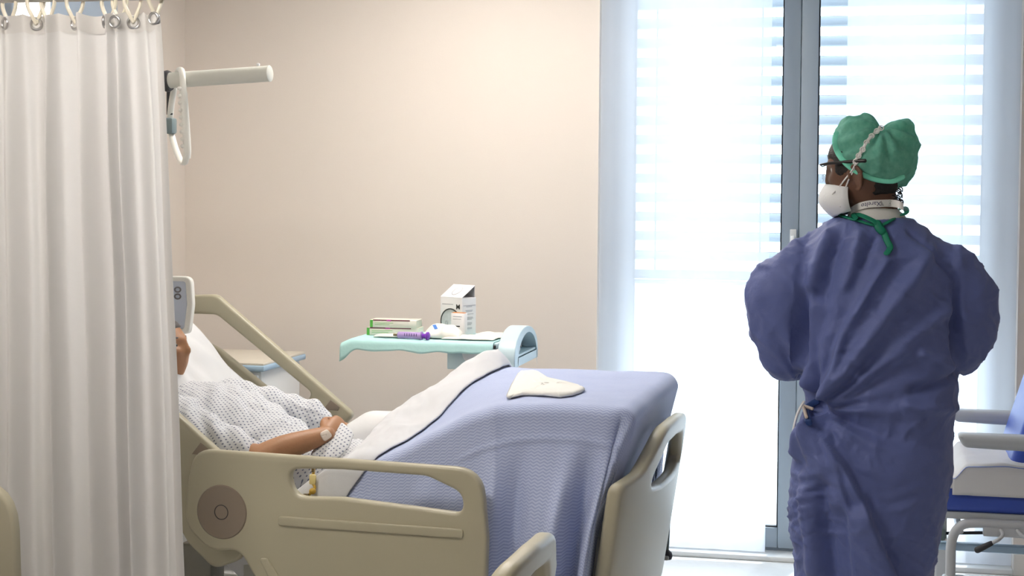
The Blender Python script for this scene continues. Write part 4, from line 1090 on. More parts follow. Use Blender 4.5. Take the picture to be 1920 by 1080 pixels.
q = MB(); q.box((0.0, cy0 + 0.06, 0.0), (0.11, cy1 - 0.06, 0.75), 0.04, 5, M=bm_); q.build('backrest', 'chair_vinyl', ch_, True, 40)
for (Y, pxa, pya, yy, sg) in ((YN - 0.03, 1790, 823, cy0 - 0.03, 1), (YFR + 0.03, 1776, 777, cy1 + 0.03, -1)):
    a = L(pxa, pya, Y)
    pr = fillet([(a[0], a[2] + 0.022, 0.018), (a[0] + 0.52, a[2] + 0.020, 0.02), (a[0] + 0.52, a[2] - 0.035, 0.02), (a[0] + 0.16, a[2] - 0.028, 0.05), (a[0] + 0.03, a[2] - 0.024, 0.03)])
    am = board(pr, [], 0.075, 0.016, 3); upright(am, yy); link('armrest', am, 'chair_arm', ch_, True, 50)
    q = MB(); q.tube([(a[0] + 0.40, yy, a[2] - 0.02), (a[0] + 0.40, yy, s_bot - 0.02)], 0.014, 12); q.build('arm_post', 'chair_metal', ch_)
def frame_side(Y, yy):
    pA, pB, pC, pD = L(1782, 1085, Y), L(1790, 1000, Y), L(1822, 982, Y), L(1900, 980, Y)
    q = MB(); zt_ = L(1850, 982, YN)[2]; x0_ = L(1783, 1010, YN)[0]
    q.tube(smooth_path([(x0_, yy, 0.16), (x0_, yy, 0.30), (x0_ + 0.002, yy, zt_ - 0.07), (x0_ + 0.025, yy, zt_ - 0.018), (x0_ + 0.075, yy, zt_), (x0_ + 0.2, yy, zt_), (x0_ + 0.50, yy, zt_)], 6), 0.0165, 14)
    q.build('side_tube', 'chair_metal', ch_)
    q = MB(); q.tube([(x0_ + 0.46, yy, zt_), (x0_ + 0.50, yy, 0.12)], 0.015, 12); q.build('rear_leg', 'chair_metal', ch_)
    for x in (x0_, x0_ + 0.50):
        q = MB(); q.box((x - 0.028, yy - 0.022, 0.10), (x + 0.05, yy + 0.022, 0.285 if x == x0_ else 0.15), 0.010); f_ = q.build('caster_housing', 'chair_metal', ch_)
        q = MB(); q.lathe([(0.0, -0.016), (0.05, -0.016), (0.056, 0.0), (0.05, 0.016), (0, 0.016)], (x + 0.01, yy, 0.057), 'Y', 18); q.build('wheel', 'dark_rubber', f_)
    return zt_, x0_
zt_, x0_ = frame_side(YN, cy0); frame_side(YFR, cy1)
q = MB(); q.tube([(x0_ + 0.03, cy0, zt_ - 0.03), (x0_ + 0.03, cy1, zt_ - 0.03)], 0.012, 10); q.tube([(x0_ + 0.42, cy0, zt_ - 0.02), (x0_ + 0.42, cy1, zt_ - 0.02)], 0.012, 10); q.build('cross_bar', 'chair_metal', ch_)
a, b_ = L(1748, 1022, YN + 0.25), L(1890, 1005, YN + 0.25); q = MB(); q.box((a[0], a[1] - 0.02, a[2] - 0.012), (b_[0] + 0.2, a[1] + 0.02, a[2] + 0.014), 0.004); q.build('lift_bar', 'blue_edge', ch_)
a, b_ = L(1760, 1000, YN + 0.3), L(1900, 998, YN + 0.3); q = MB(); q.tube([tuple(a), tuple(b_)], 0.006, 8); q.build('push_rod', 'dark_rubber', ch_)
a = L(1755, 985, YN + 0.2); q = MB(); q.box((a[0] - 0.02, a[1] - 0.1, a[2] - 0.035), (a[0] + 0.03, a[1] + 0.1, a[2] + 0.01), 0.01); q.build('leg_rest_hinge', 'grey_teal', ch_)
q = MB(); q.tube(smooth_path([tuple(L(1876, 994, YN - 0.01)), tuple(L(1880, 1003, YN - 0.03)), tuple(L(1872, 1012, YN - 0.04)), tuple(L(1856, 1020, YN - 0.04))], 5), 0.0065, 10); lv = q.build('tilt_lever', 'chair_metal', ch_)
q = MB(); q.tube([tuple(L(1858, 1019, YN - 0.04)), tuple(L(1833, 1031, YN - 0.045))], [0.009, 0.0115], 12, round_ends=True); q.build('lever_knob', 'dark_rubber', lv)
q = MB(); q.tube(smooth_path([tuple(L(1908, 994, YN - 0.01)), tuple(L(1912, 1000, YN - 0.03)), tuple(L(1925, 1010, YN - 0.04))], 5), 0.0065, 10); q.build('tilt_lever', 'chair_metal', ch_)
a = L(1895, 995, YN); q = MB(); q.box((a[0] - 0.09, cy0 - 0.012, a[2] - 0.022), (a[0] + 0.25, cy0 + 0.02, a[2] + 0.018), 0.004); q.build('mechanism_plate', 'chair_metal', ch_)
# white pads on the chair
def chair_pad(xa, xb, ya, yb, z, seed, label, lift):
    n1, n2 = 50, 50
    U, V = np.meshgrid(np.linspace(0, 1, n1), np.linspace(0, 1, n2), indexing='ij')
    X = xa + (xb - xa) * U; Y = ya + (yb - ya) * V
    nz = noise(np.stack([X * 9 + seed, Y * 9, X * 0 + seed], -1).reshape(-1, 3)).reshape(X.shape); rg = ridge(np.stack([X * 6 + seed, Y * 5, X * 0 + 2], -1).reshape(-1, 3)).reshape(X.shape)
    dome = sstep(0, 0.12, U) * sstep(0, 0.12, V)
    Zt = z + lift * dome + 0.010 * nz + 0.008 * rg * dome
    Zt = np.maximum(Zt, z + 0.002)
    ov = np.maximum(cy0 - 0.004 - Y, 0); Zt = Zt - ov * 0.95; Y = np.where(ov > 0, cy0 - 0.008 - 0.08 * ov, Y)
    P_ = np.stack([X, Y, Zt], -1)
    c = np.array([(xa + xb) / 2, (ya + yb) / 2, z])
    o = grid(P_ - c, 'seat_pad', 'sheet_white', None, None, thick=0.004); o.location = (chx + c[0], (YN + YFR) / 2 + c[1], c[2])
    return tag(o, label, 'pad', 'white pads on the chair'), P_ - c
chair_pad(xs0 + 0.01, xs0 + 0.30, cy0 - 0.03, cy1 - 0.02, s_top, 2, 'lower white pad spread over the front of the blue seat', 0.014)
xpp = L(1786, 880, YN)[0]
o, P_ = chair_pad(xpp, xpp + 0.42, cy0 - 0.065, cy1 - 0.12, s_top + 0.012, 6, 'folded white pad with a thin blue line at the seat edge', 0.045)
ln = P_[:, 5:7].copy(); ln[:, 1] = ln[:, 0] + (P_[:, 6] - P_[:, 5]) * 0.25; ln[..., 1] -= 0.004; ln[..., 2] += 0.002
grid(ln, 'blue_line', 'pad_line', o, thick=0.001)

# ================================================================== people
def loft_path(mb, rows, seg=20, up=(0, 0, 1), k=5):      # rows: x, y, z, radius along the normal, radius across
    S = smooth_path(rows, k)
    P, T, N = frame_along([s[:3] for s in S], up)
    R = []
    def ring(p, t, n, a, b):
        B = t.cross(n); return [p + n * math.cos(q) * a + B * math.sin(q) * b for q in [2 * PI * j / seg for j in range(seg)]]
    a0, b0 = S[0][3:5]; a1, b1 = S[-1][3:5]
    for c in (0.92, 0.7, 0.35): R.append(ring(P[0] - T[0] * min(a0, b0) * c, T[0], N[0], a0 * math.sqrt(1 - c * c), b0 * math.sqrt(1 - c * c)))
    for i in range(len(P)): R.append(ring(P[i], T[i], N[i], S[i][3], S[i][4]))
    for c in (0.35, 0.7, 0.92): R.append(ring(P[-1] + T[-1] * min(a1, b1) * c, T[-1], N[-1], a1 * math.sqrt(1 - c * c), b1 * math.sqrt(1 - c * c)))
    return mb.rings(R)
def head_shape(mb, M, s=1.0):                            # local: x right, y face, z up, origin mid-head
    nu, nv = 72, 56; V = []
    for i in range(nv + 1):
        ph = -PI / 2 + PI * i / nv
        for j in range(nu):
            a = 2 * PI * j / nu
            dx, dy, dz = math.cos(ph) * math.sin(a), math.cos(ph) * math.cos(a), math.sin(ph)
            x, y, z = 0.076 * dx, 0.096 * dy, 0.118 * dz
            t = max(0, -dz)
            x *= 1 - 0.30 * t ** 1.5
            if dy < 0: y *= 1 - 0.42 * t
            else: y *= 1 - 0.06 * t
            if dz > 0.1 and dy < 0: y *= 1.06
            front = max(0.0, dy) ** 2
            gz = math.exp(-((z + 0.022) / 0.017) ** 2) + 0.45 * math.exp(-((z - 0.008) / 0.02) ** 2)
            y += 0.019 * front * math.exp(-(x / 0.0115) ** 2) * min(1, gz)
            y -= 0.012 * front * math.exp(-((abs(x) - 0.032) / 0.017) ** 2 - ((z - 0.006) / 0.013) ** 2)
            y += 0.004 * front * math.exp(-((z - 0.026) / 0.010) ** 2)
            y += 0.005 * front * math.exp(-(x / 0.022) ** 2 - ((z + 0.055) / 0.006) ** 2) + 0.005 * front * math.exp(-(x / 0.019) ** 2 - ((z + 0.067) / 0.006) ** 2)
            y += 0.010 * front * math.exp(-(x / 0.025) ** 2 - ((z + 0.098) / 0.016) ** 2)
            y += 0.006 * front * math.exp(-((abs(x) - 0.040) / 0.02) ** 2 - ((z + 0.02) / 0.02) ** 2)
            V.append(M @ Vector((x * s, y * s, z * s)))
    Fc = [(i * nu + j, i * nu + (j + 1) % nu, (i + 1) * nu + (j + 1) % nu, (i + 1) * nu + j) for i in range(nv) for j in range(nu)]
    mb.add(V, Fc)
    for sx in (-1, 1):
        Me = M @ Matrix.Translation((sx * 0.076 * s, -0.002 * s, -0.022 * s)) @ Matrix.Rotation(sx * 0.35, 4, 'Z') @ Matrix.Rotation(-0.15, 4, 'X')
        rim = []
        for k in range(15):
            a = math.radians(-115 + 290 * k / 14); w_ = 0.020 if math.sin(a) > 0 else 0.015
            rim.append(Me @ Vector((sx * 0.010 * s, -w_ * math.cos(a) * -1 * s * -1, 0.032 * math.sin(a) * s)))
        mb.tube(rim, 0.0052 * s, 8, round_ends=True)
        mb.ell((0, 0, 0), (0.006 * s, 0.015 * s, 0.028 * s), (Me @ Matrix.Translation((0, 0, 0))).to_3x3(), 12, 8)
        n0 = len(mb.v) - 12 * 9
        off = Me.to_translation()
        for q in range(n0, len(mb.v)): mb.v[q] = (mb.v[q][0] + off.x, mb.v[q][1] + off.y, mb.v[q][2] + off.z)
def hand_shape(mb, M, side=1, curl=(0.5, 0.7, 0.5), s=1.0, spread=0.06, thumb_in=0.0):
    # local: x to the fingers, y to the thumb (times side), z back of the hand
    rows = [(-0.012, 0, 0, 0.020, 0.027), (0.02, 0, 0.0, 0.018, 0.033), (0.055, -0.001, 0, 0.0165, 0.040), (0.088, -0.002, -0.001, 0.0125, 0.038)]
    q = MB(); loft_path(q, [(a * s, b * side * s, c * s, d * s, e * s) for a, b, c, d, e in rows], 16, (0, 0, 1), 4)
    for k, (y, ln) in enumerate(((0.030, 0.072), (0.010, 0.080), (-0.011, 0.074), (-0.030, 0.058))):
        p = Vector((0.080 if k < 3 else 0.074, y, -0.001)); ang = 0.0; yaw = spread * (1.5 - k) * 0.5
        pts = [tuple(p * s)]
        cf = 1.0 + 0.06 * k
        for seg_, (fr, cv) in enumerate(zip((0.45, 0.30, 0.25), curl)):
            ang += cv * cf
            p = p + Vector((math.cos(ang) * math.cos(yaw), math.sin(yaw), -math.sin(ang))) * ln * fr * (1.12 if seg_ == 0 else 1.0)
            pts.append(tuple(p * s))
        pts = [(a, b * side, c) for a, b, c in pts]
        q.tube(smooth_path(pts, 4), [0.0092 * s] * 5 + [0.0086 * s] * 4 + [0.0076 * s] * 4, 10, up=(0, 1, 0), round_ends=True)
    tp_ = [(0.012, 0.022, -0.006), (0.040, 0.043, -0.014 - 0.01 * thumb_in), (0.066, 0.050 - 0.02 * thumb_in, -0.022 - 0.012 * thumb_in), (0.090, 0.046 - 0.03 * thumb_in, -0.028 - 0.014 * thumb_in)]
    q.tube(smooth_path([(a * s, b * side * s, c * s) for a, b, c in tp_], 4), [0.0135 * s] * 4 + [0.0108 * s] * 5 + [0.0090 * s] * 4, 10, round_ends=True)
    q.xf(M); mb.add(q.v, q.f)
def frame_m(o, x, z):                                    # matrix with given x axis and z hint
    x = Vector(x).normalized(); z = Vector(z); y = z.cross(x).normalized(); z = x.cross(y)
    return Matrix.Translation(Vector(o)) @ Matrix((x, y, z)).transposed().to_4x4()
def into(root, me):                                      # world mesh -> root's coordinates
    me.transform(Matrix.Translation(-Vector(root.location))); return me
def part(root, name, me, m, parent=None, angle=180):
    return link(name, into(root, me), m, parent or root, True, angle)
def world_bvh(root, o):
    return BVHTree.FromPolygons([v.co + Vector(root.location) for v in o.data.vertices], [tuple(p.vertices) for p in o.data.polygons])

# ------------------------------------------------------------------ the standing person in the gown
NY = 4.36
nurse = thing('person', 'standing person in blue surgical gown and green cap, seen from behind', 'person', (pt(1640, 700, NY)[0], NY, 0.0))
NX = nurse.location.x
def N2(px, py): p = pt(px, py, NY); return p[0], p[2]
# head turned to the left
hx, hz = N2(1622, 318)
HY = NY - 0.015
HM = Matrix.Translation((hx, HY, hz)) @ Matrix.Rotation(math.radians(74), 4, 'Z') @ Matrix.Rotation(math.radians(-7), 4, 'X')
HS = 1.02
body = MB()
head_shape(body, HM, HS)
shz = N2(1500, 470)[1]
bx = NX - 0.005
loft_path(body, [(hx + 0.020, HY + 0.005, hz - 0.055, 0.058, 0.060), (hx + 0.028, NY, hz - 0.12, 0.062, 0.062), (bx + 0.0, NY + 0.005, shz + 0.03, 0.075, 0.085)], 20, (0, 1, 0))
loft_path(body, [(bx, NY, shz + 0.005, 0.075, 0.12), (bx, NY, shz - 0.10, 0.105, 0.155), (bx, NY, shz - 0.32, 0.095, 0.13), (bx, NY, 0.92, 0.09, 0.13), (bx, NY, 0.84, 0.09, 0.13)], 24, (0, 1, 0))
wr_ = {}
for sx in (-1, 1):
    sh_ = (bx + sx * 0.165, NY, shz - 0.03); ex0, ez0 = N2(1482, 648) if sx < 0 else N2(1790, 628); el = (ex0, NY + 0.03, ez0); wrp = (bx + sx * 0.085, NY + 0.25, ez0 + 0.04)
    loft_path(body, [(*sh_, 0.052, 0.052), (bx + sx * 0.215, NY + 0.0, shz - 0.16, 0.047, 0.047), (*el, 0.042, 0.042)], 16, (0, 1, 0))
    loft_path(body, [(*el, 0.042, 0.042), ((el[0] + wrp[0]) / 2, (el[1] + wrp[1]) / 2, (el[2] + wrp[2]) / 2, 0.038, 0.038), (*wrp, 0.027, 0.030)], 16, (0, 0, 1))
    d_ = Vector(wrp) - Vector(el); hm = frame_m(wrp, (d_.x * 0.8, d_.y, d_.z + 0.02), (sx * 0.5, 0.1, 1.0))
    hand_shape(body, hm, side=sx, curl=(0.45, 0.6, 0.4))
    loft_path(body, [(bx + sx * 0.085, NY, 0.88, 0.088, 0.085), (bx + sx * 0.085, NY + 0.005, 0.50, 0.058, 0.058), (bx + sx * 0.085, NY - 0.005, 0.36, 0.058, 0.055), (bx + sx * 0.085, NY - 0.01, 0.10, 0.036, 0.036)], 16, (0, 1, 0))
    loft_path(body, [(bx + sx * 0.09, NY - 0.05, 0.05, 0.035, 0.035), (bx + sx * 0.095, NY + 0.06, 0.045, 0.032, 0.042), (bx + sx * 0.10, NY + 0.15, 0.035, 0.022, 0.040)], 14, (0, 0, 1))
bo = part(nurse, 'body', voxel(body, 0.0052, 3), 'skin_dark')
# trousers and shoes
q = MB(); loft_path(q, [(bx, NY, 1.02, 0.095, 0.13), (bx, NY, 0.86, 0.10, 0.14)], 24, (0, 1, 0))
for sx in (-1, 1):
    loft_path(q, [(bx + sx * 0.085, NY, 0.86, 0.10, 0.095), (bx + sx * 0.088, NY + 0.003, 0.50, 0.082, 0.080), (bx + sx * 0.09, NY - 0.01, 0.11, 0.085, 0.080)], 20, (0, 1, 0))
part(nurse, 'trousers', voxel(q, 0.012, 3), 'trouser_cloth')
for sx in (-1, 1):
    q = MB(); loft_path(q, [(bx + sx * 0.09, NY - 0.065, 0.055, 0.05, 0.042), (bx + sx * 0.095, NY + 0.06, 0.050, 0.045, 0.05), (bx + sx * 0.10, NY + 0.165, 0.038, 0.032, 0.046)], 16, (0, 0, 1))
    me = voxel(q, 0.008, 2); remap(me, lambda V: np.stack([V[:, 0], V[:, 1], np.maximum(V[:, 2], 0.004)], -1)); part(nurse, 'shoe', me, 'shoe_white')
# white shirt collar showing above the gown
q = MB()
zc = N2(1640, 394)[1]
loft_path(q, [(hx + 0.026, NY + 0.004, zc - 0.040, 0.084, 0.076), (bx + 0.0, NY + 0.002, zc - 0.056, 0.084, 0.10), (bx, NY, shz - 0.03, 0.09, 0.14)], 28, (0, 1, 0))
part(nurse, 'shirt', voxel(q, 0.006, 4), 'scrub_white')
# gown
q = MB()
rows = [(1572, 1706, 408, 0.080, 0.078), (1545, 1730, 422, 0.094, 0.09), (1520, 1748, 445, 0.112, 0.11), (1496, 1776, 480, 0.130, 0.13), (1484, 1796, 540, 0.145, 0.145), (1492, 1798, 620, 0.150, 0.15), (1500, 1794, 700, 0.150, 0.15),
        (1513, 1789, 752, 0.150, 0.15), (1497, 1787, 805, 0.165, 0.15), (1488, 1783, 860, 0.172, 0.15), (1482, 1770, 945, 0.168, 0.15), (1488, 1758, 1012, 0.16, 0.15), (1497, 1743, 1080, 0.155, 0.15), (1503, 1738, 1150, 0.15, 0.15)]
R = []
for (a, b_, py, db, df) in smooth_path(rows, 4):
    (xa, zz), (xb, _) = N2(a, py), N2(b_, py)
    ring = []
    for k in range(40):
        t = 2 * PI * k / 40; cx_, sy_ = math.cos(t), math.sin(t)
        e = 0.82
        ring.append(((xa + xb) / 2 + (xb - xa) / 2 * math.copysign(abs(cx_) ** e, cx_), NY + (df if sy_ > 0 else db) * math.copysign(abs(sy_) ** e, sy_), zz))
    R.append(ring)
q.rings(R)
def P3(px, py, Y): p = pt(px, py, Y); return [p[0], p[1], p[2]]
loft_path(q, [P3(1545, 468, NY) + [0.058, 0.058], P3(1503, 508, NY) + [0.076, 0.073], P3(1474, 548, NY + 0.01) + [0.088, 0.090], P3(1465, 592, NY + 0.02) + [0.092, 0.087], P3(1474, 655, NY + 0.05) + [0.085, 0.070]], 24, (0, 1, 0))
loft_path(q, [P3(1470, 640, NY + 0.04) + [0.080, 0.06], P3(1482, 662, NY + 0.10) + [0.078, 0.07], P3(1512, 650, NY + 0.18) + [0.072, 0.060], P3(1560, 615, NY + 0.24) + [0.040, 0.040]], 20, (0, 0, 1))
loft_path(q, [P3(1705, 460, NY) + [0.056, 0.056], P3(1754, 500, NY) + [0.076, 0.073], P3(1794, 540, NY + 0.01) + [0.085, 0.086], P3(1806, 594, NY + 0.02) + [0.088, 0.088], P3(1794, 642, NY + 0.05) + [0.080, 0.074]], 24, (0, 1, 0))
loft_path(q, [P3(1800, 630, NY + 0.04) + [0.075, 0.07], P3(1788, 648, NY + 0.10) + [0.074, 0.07], P3(1755, 632, NY + 0.18) + [0.068, 0.060], P3(1715, 615, NY + 0.24) + [0.040, 0.040]], 20, (0, 0, 1))
loft_path(q, [P3(1640, 470, NY) + [0.085, 0.085], P3(1575, 480, NY) + [0.080, 0.070], P3(1520, 508, NY) + [0.078, 0.068]], 22, (0, 1, 0))
loft_path(q, [P3(1640, 470, NY) + [0.085, 0.085], P3(1700, 474, NY) + [0.080, 0.072], P3(1745, 504, NY) + [0.078, 0.070]], 22, (0, 1, 0))
gm = voxel(q, 0.011, 12, 1)
V = coords(gm); Nn = normals(gm)
S_ = np.array([proj_ for proj_ in ((RN.T @ (V - CAM).T).T)]); PX = CX + F * S_[:, 0] / -S_[:, 2]; PY = CY - F * S_[:, 1] / -S_[:, 2]
back = sstep(0.1, -0.35, Nn[:, 1])                # how far a point faces the room
XX, ZZ = V[:, 0], V[:, 2]
U1, U2 = (XX - NX), ZZ
tx_, tz_ = N2(1531, 757)
dx_, dz_ = XX - tx_, ZZ - tz_; rr = np.hypot(dx_, dz_); th = np.arctan2(dz_, dx_)
warp = noise(np.stack([XX * 6, ZZ * 6, XX * 0 + 1.5], -1))
D = np.zeros(len(V))
body_zone = sstep(0.46, 0.50, (PX - 1405) / (1870 - 1405) + 0.36) * 1.0
# folds that run into the waist tie
for k_, (freq, amp, ph_) in enumerate(((7.0, 0.0085, 0.4), (13.0, 0.0045, 1.9), (23.0, 0.0022, 0.2))):
    D += amp * np.sin(freq * (th + 0.22 * warp) + ph_) * np.exp(-rr / 0.26) * sstep(0.0, 0.07, rr)
D -= 0.022 * gauss(rr, 0.045)
# long diagonal pulls across the back
def line(a, b_, width, amp, side=None, fade=None):
    (x0_, z0_), (x1_, z1_) = N2(*a), N2(*b_)
    L_ = math.hypot(x1_ - x0_, z1_ - z0_); ux, uz = (x1_ - x0_) / L_, (z1_ - z0_) / L_
    t = ((XX - x0_) * ux + (ZZ - z0_) * uz) / L_; d = (XX - x0_) * -uz + (ZZ - z0_) * ux
    d = d + 0.012 * noise(np.stack([XX * 9, ZZ * 9, XX * 0 + L_ * 31], -1))
    m_ = sstep(-0.08, 0.10, t) * sstep(1.08, 0.90, t)
    if side is None: return amp * gauss(d, width) * m_
    return amp * (sstep(-width, width, d * side) - sstep(0.0, 0.10, d * side)) * m_
D += line((1745, 470), (1540, 745), 0.020, 0.012) + line((1790, 560), (1545, 750), 0.018, 0.008) + line((1700, 640), (1560, 745), 0.014, 0.007)
D += line((1665, 480), (1590, 610), 0.012, 0.009) + line((1590, 610), (1548, 740), 0.012, 0.010)
D -= line((1640, 440), (1615, 500), 0.010, 0.006) + line((1575, 445), (1540, 560), 0.022, 0.010) + line((1700, 430), (1790, 520), 0.006, 0.004)
D += line((1560, 430), (1520, 540), 0.016, 0.009) + line((1620, 430), (1580, 540), 0.014, 0.007)
# overlapping edge of the back panel
D += line((1535, 765), (1620, 905), 0.005, 0.016, -1) + line((1620, 905), (1688, 1085), 0.005, 0.018, -1)
D += line((1560, 790), (1600, 930), 0.007, 0.010, -1) + line((1590, 930), (1606, 1085), 0.006, 0.014, 1)
D += line((1500, 850), (1545, 770), 0.016, 0.011) + line((1520, 900), (1540, 1060), 0.020, 0.010) - line((1545, 880), (1570, 1070), 0.020, 0.010)
D += line((1512, 860), (1528, 1080), 0.014, 0.004) - line((1700, 720), (1790, 700), 0.012, 0.007) + line((1690, 745), (1788, 760), 0.014, 0.006) + line((1720, 650), (1792, 690), 0.014, 0.007)
# sleeve folds
arm_l = sstep(1512, 1496, PX) * sstep(730, 700, PY); arm_r = sstep(1782, 1796, PX) * sstep(720, 700, PY)
D += (arm_l + arm_r) * (0.009 * noise(np.stack([XX * 11, ZZ * 6 + XX * 6, V[:, 1] * 5], -1)) + 0.007 * ridge(np.stack([XX * 8 + ZZ * 6, ZZ * 5, V[:, 1] * 6], -1)))
D -= 0.016 * gauss(PX - (1508 - (PY - 520) * 0.03), 7) * sstep(520, 600, PY) * sstep(735, 700, PY) + 0.016 * gauss(PX - (1792 + (PY - 600) * 0.0), 7) * sstep(500, 580, PY) * sstep(720, 690, PY)
D *= back * 2.3
# small crumples everywhere
Q_ = np.stack([XX * 1.0, V[:, 1], ZZ], -1)
w2 = noise(Q_ * 4)[:, None] * 0.25
D += 0.0045 * noise((Q_ + w2) * np.array([16, 16, 9])) + 0.0065 * (ridge((Q_ + w2) * np.array([9, 9, 13]) + 5) - 0.6) + 0.0026 * ridge((Q_ + w2 * 0.5) * np.array([30, 30, 22]) + 9)
q3 = np.stack([XX * 0.8 + ZZ * 0.6, V[:, 1], ZZ * 0.8 - XX * 0.6], -1) + w2 * 0.8
cr_ = np.clip(1 - np.abs(noise(q3 * np.array([11, 9, 26]) + 2)) * 5.0, 0, 1) ** 2 * sstep(-0.1, 0.3, noise(Q_ * 5 + 11))
q4 = np.stack([XX * 0.7 - ZZ * 0.7, V[:, 1], ZZ * 0.7 + XX * 0.7], -1) + w2 * 0.8
cr_ += np.clip(1 - np.abs(noise(q4 * np.array([9, 9, 24]) + 7)) * 5.0, 0, 1) ** 2 * sstep(0.0, 0.35, noise(Q_ * 5 + 23))
D += 0.0055 * cr_
V2 = V + Nn * D[:, None]
gm.vertices.foreach_set('co', V2.ravel()); gm.update()
go = part(nurse, 'surgical_gown', gm, 'scrub_gown')
gb = world_bvh(nurse, go)
bb = world_bvh(nurse, bo)
def on(bv, pts, off, fallY=NY - 0.1):
    out = []
    for (a, b_) in pts:
        h_ = hit(bv, a, b_, off)
        out.append(tuple(h_) if h_ is not None else tuple(pt(a, b_, fallY)))
    return out
# green neck binding, its bow and ends
nb = on(gb, [(1576, 405), (1592, 411), (1612, 416), (1632, 421), (1650, 424), (1668, 416), (1686, 406), (1700, 399)], 0.003)
front = [(nb[-1][0] - 0.01, NY + 0.05, nb[-1][2] + 0.01), (NX - 0.0, NY + 0.10, nb[-1][2] - 0.03), (nb[0][0] + 0.005, NY + 0.05, nb[0][2] + 0.01)]
q = MB(); q.tube(smooth_path(nb + front + [nb[0]], 5), 0.0075, 8, flat=0.45, up=(0, 0, 1)); part(nurse, 'neck_binding', q.mesh(), 'gown_trim', go)
def ribbon(pts, w_, name, m, parent, off=0.004, bv=gb, root=nurse, flat=0.25):
    p = smooth_path(on(bv, pts, off), 5); qq = MB(); qq.tube(p, w_, 8, flat=flat, up=(0, -1, 0), round_ends=True); return part(root, name, qq.mesh(), m, parent)
ribbon([(1648, 424), (1656, 438), (1662, 452), (1667, 466), (1663, 478)], 0.0085, 'neck_tie', 'gown_trim', go, 0.007)
ribbon([(1644, 422), (1648, 430), (1653, 436)], 0.011, 'neck_knot', 'gown_trim', go, 0.008, flat=0.6)
ribbon([(1605, 416), (1600, 407), (1618, 410), (1634, 418), (1648, 424)], 0.0075, 'neck_tie', 'gown_trim', go, 0.010)
# waist tie cords
ribbon([(1534, 756), (1522, 762), (1516, 775), (1512, 790), (1514, 797)], 0.009, 'waist_tie', 'blue_edge', go, 0.010).data.materials[0] = mat('tie_blue', (0.02, 0.06, 0.22), 0.6, var=(20, 0.1))
ribbon([(1530, 757), (1518, 762), (1512, 776), (1508, 792)], 0.0045, 'waist_cord', 'strap_white', go, 0.020, flat=1.0).data.materials[0] = mat('cord_cream', (0.62, 0.52, 0.44), 0.7, var=(20, 0.1))
q = MB(); q.tube(smooth_path([tuple(pt(a, b_, NY - 0.10)) for (a, b_) in ((1508, 752), (1497, 772), (1490, 795), (1486, 820), (1487, 835), (1496, 836))], 5), 0.0035, 8); part(nurse, 'waist_cord', q.mesh(), 'strap_white', go)
# lanyard round the neck
lb = on(bb, [(1598, 392), (1612, 385), (1630, 382), (1650, 381), (1668, 381), (1684, 383), (1694, 388)], 0.006)
for k_ in range(len(lb)): pass
ly = MB(); LP = smooth_path(lb, 5)
hw = 0.0095
R = []
for i, p in enumerate(LP):
    R.append([(p[0], p[1] - 0.0012, p[2] - hw), (p[0], p[1] - 0.0012, p[2] + hw), (p[0], p[1] + 0.0012, p[2] + hw), (p[0], p[1] + 0.0012, p[2] - hw)])
ly.rings(R); lo_ = part(nurse, 'lanyard', ly.mesh(), 'strap_white', None, 40)
lo_['label'] = 'white printed lanyard round the neck'
LPa = np.array(LP)
def wrap_text(body_, size, pxc, m):
    me = text_mesh(body_, size, 0.0003); c_ = pt(pxc, 381, NY)[0]
    def fn(Vt):
        Vt = -Vt[:, :2]                                   # the lettering stands upside down
        x = c_ + Vt[:, 0]; y = np.interp(x, LPa[:, 0], LPa[:, 1]) - 0.0018; z = np.interp(x, LPa[:, 0], LPa[:, 2]) + Vt[:, 1]
        return np.stack([x, y, z], -1)
    remap(me, fn); return part(nurse, 'lettering', me, m, lo_, 30)
wrap_text('Xarelto', 0.0165, 1633, 'print_navy')
wrap_text('B', 0.008, 1668, 'print_grey')
q = MB(); c_ = pt(1652, 381, NY)[0]; y_ = float(np.interp(c_, LPa[:, 0], LPa[:, 1])) - 0.002; z_ = float(np.interp(c_, LPa[:, 0], LPa[:, 2]))
q.rings([[(c_ - 0.007, y_, z_ - 0.006), (c_ + 0.007, y_, z_ - 0.006), (c_, y_, z_ + 0.007)], [(c_ - 0.007, y_ + 0.0006, z_ - 0.006), (c_ + 0.007, y_ + 0.0006, z_ - 0.006), (c_, y_ + 0.0006, z_ + 0.007)]]); part(nurse, 'triangle_print', q.mesh(), 'print_grey', lo_, 30)
cB = pt(1668, 381, NY)[0]; yB = float(np.interp(cB, LPa[:, 0], LPa[:, 1])) - 0.002; zB = float(np.interp(cB, LPa[:, 0], LPa[:, 2]))
q = MB(); q.tube([(cB + 0.0062 * math.cos(a), yB, zB + 0.0062 * math.sin(a)) for a in [2 * PI * k / 18 for k in range(18)]], 0.0005, 5, closed=True, up=(0, 1, 0)); part(nurse, 'circle_print', q.mesh(), 'print_grey', lo_)
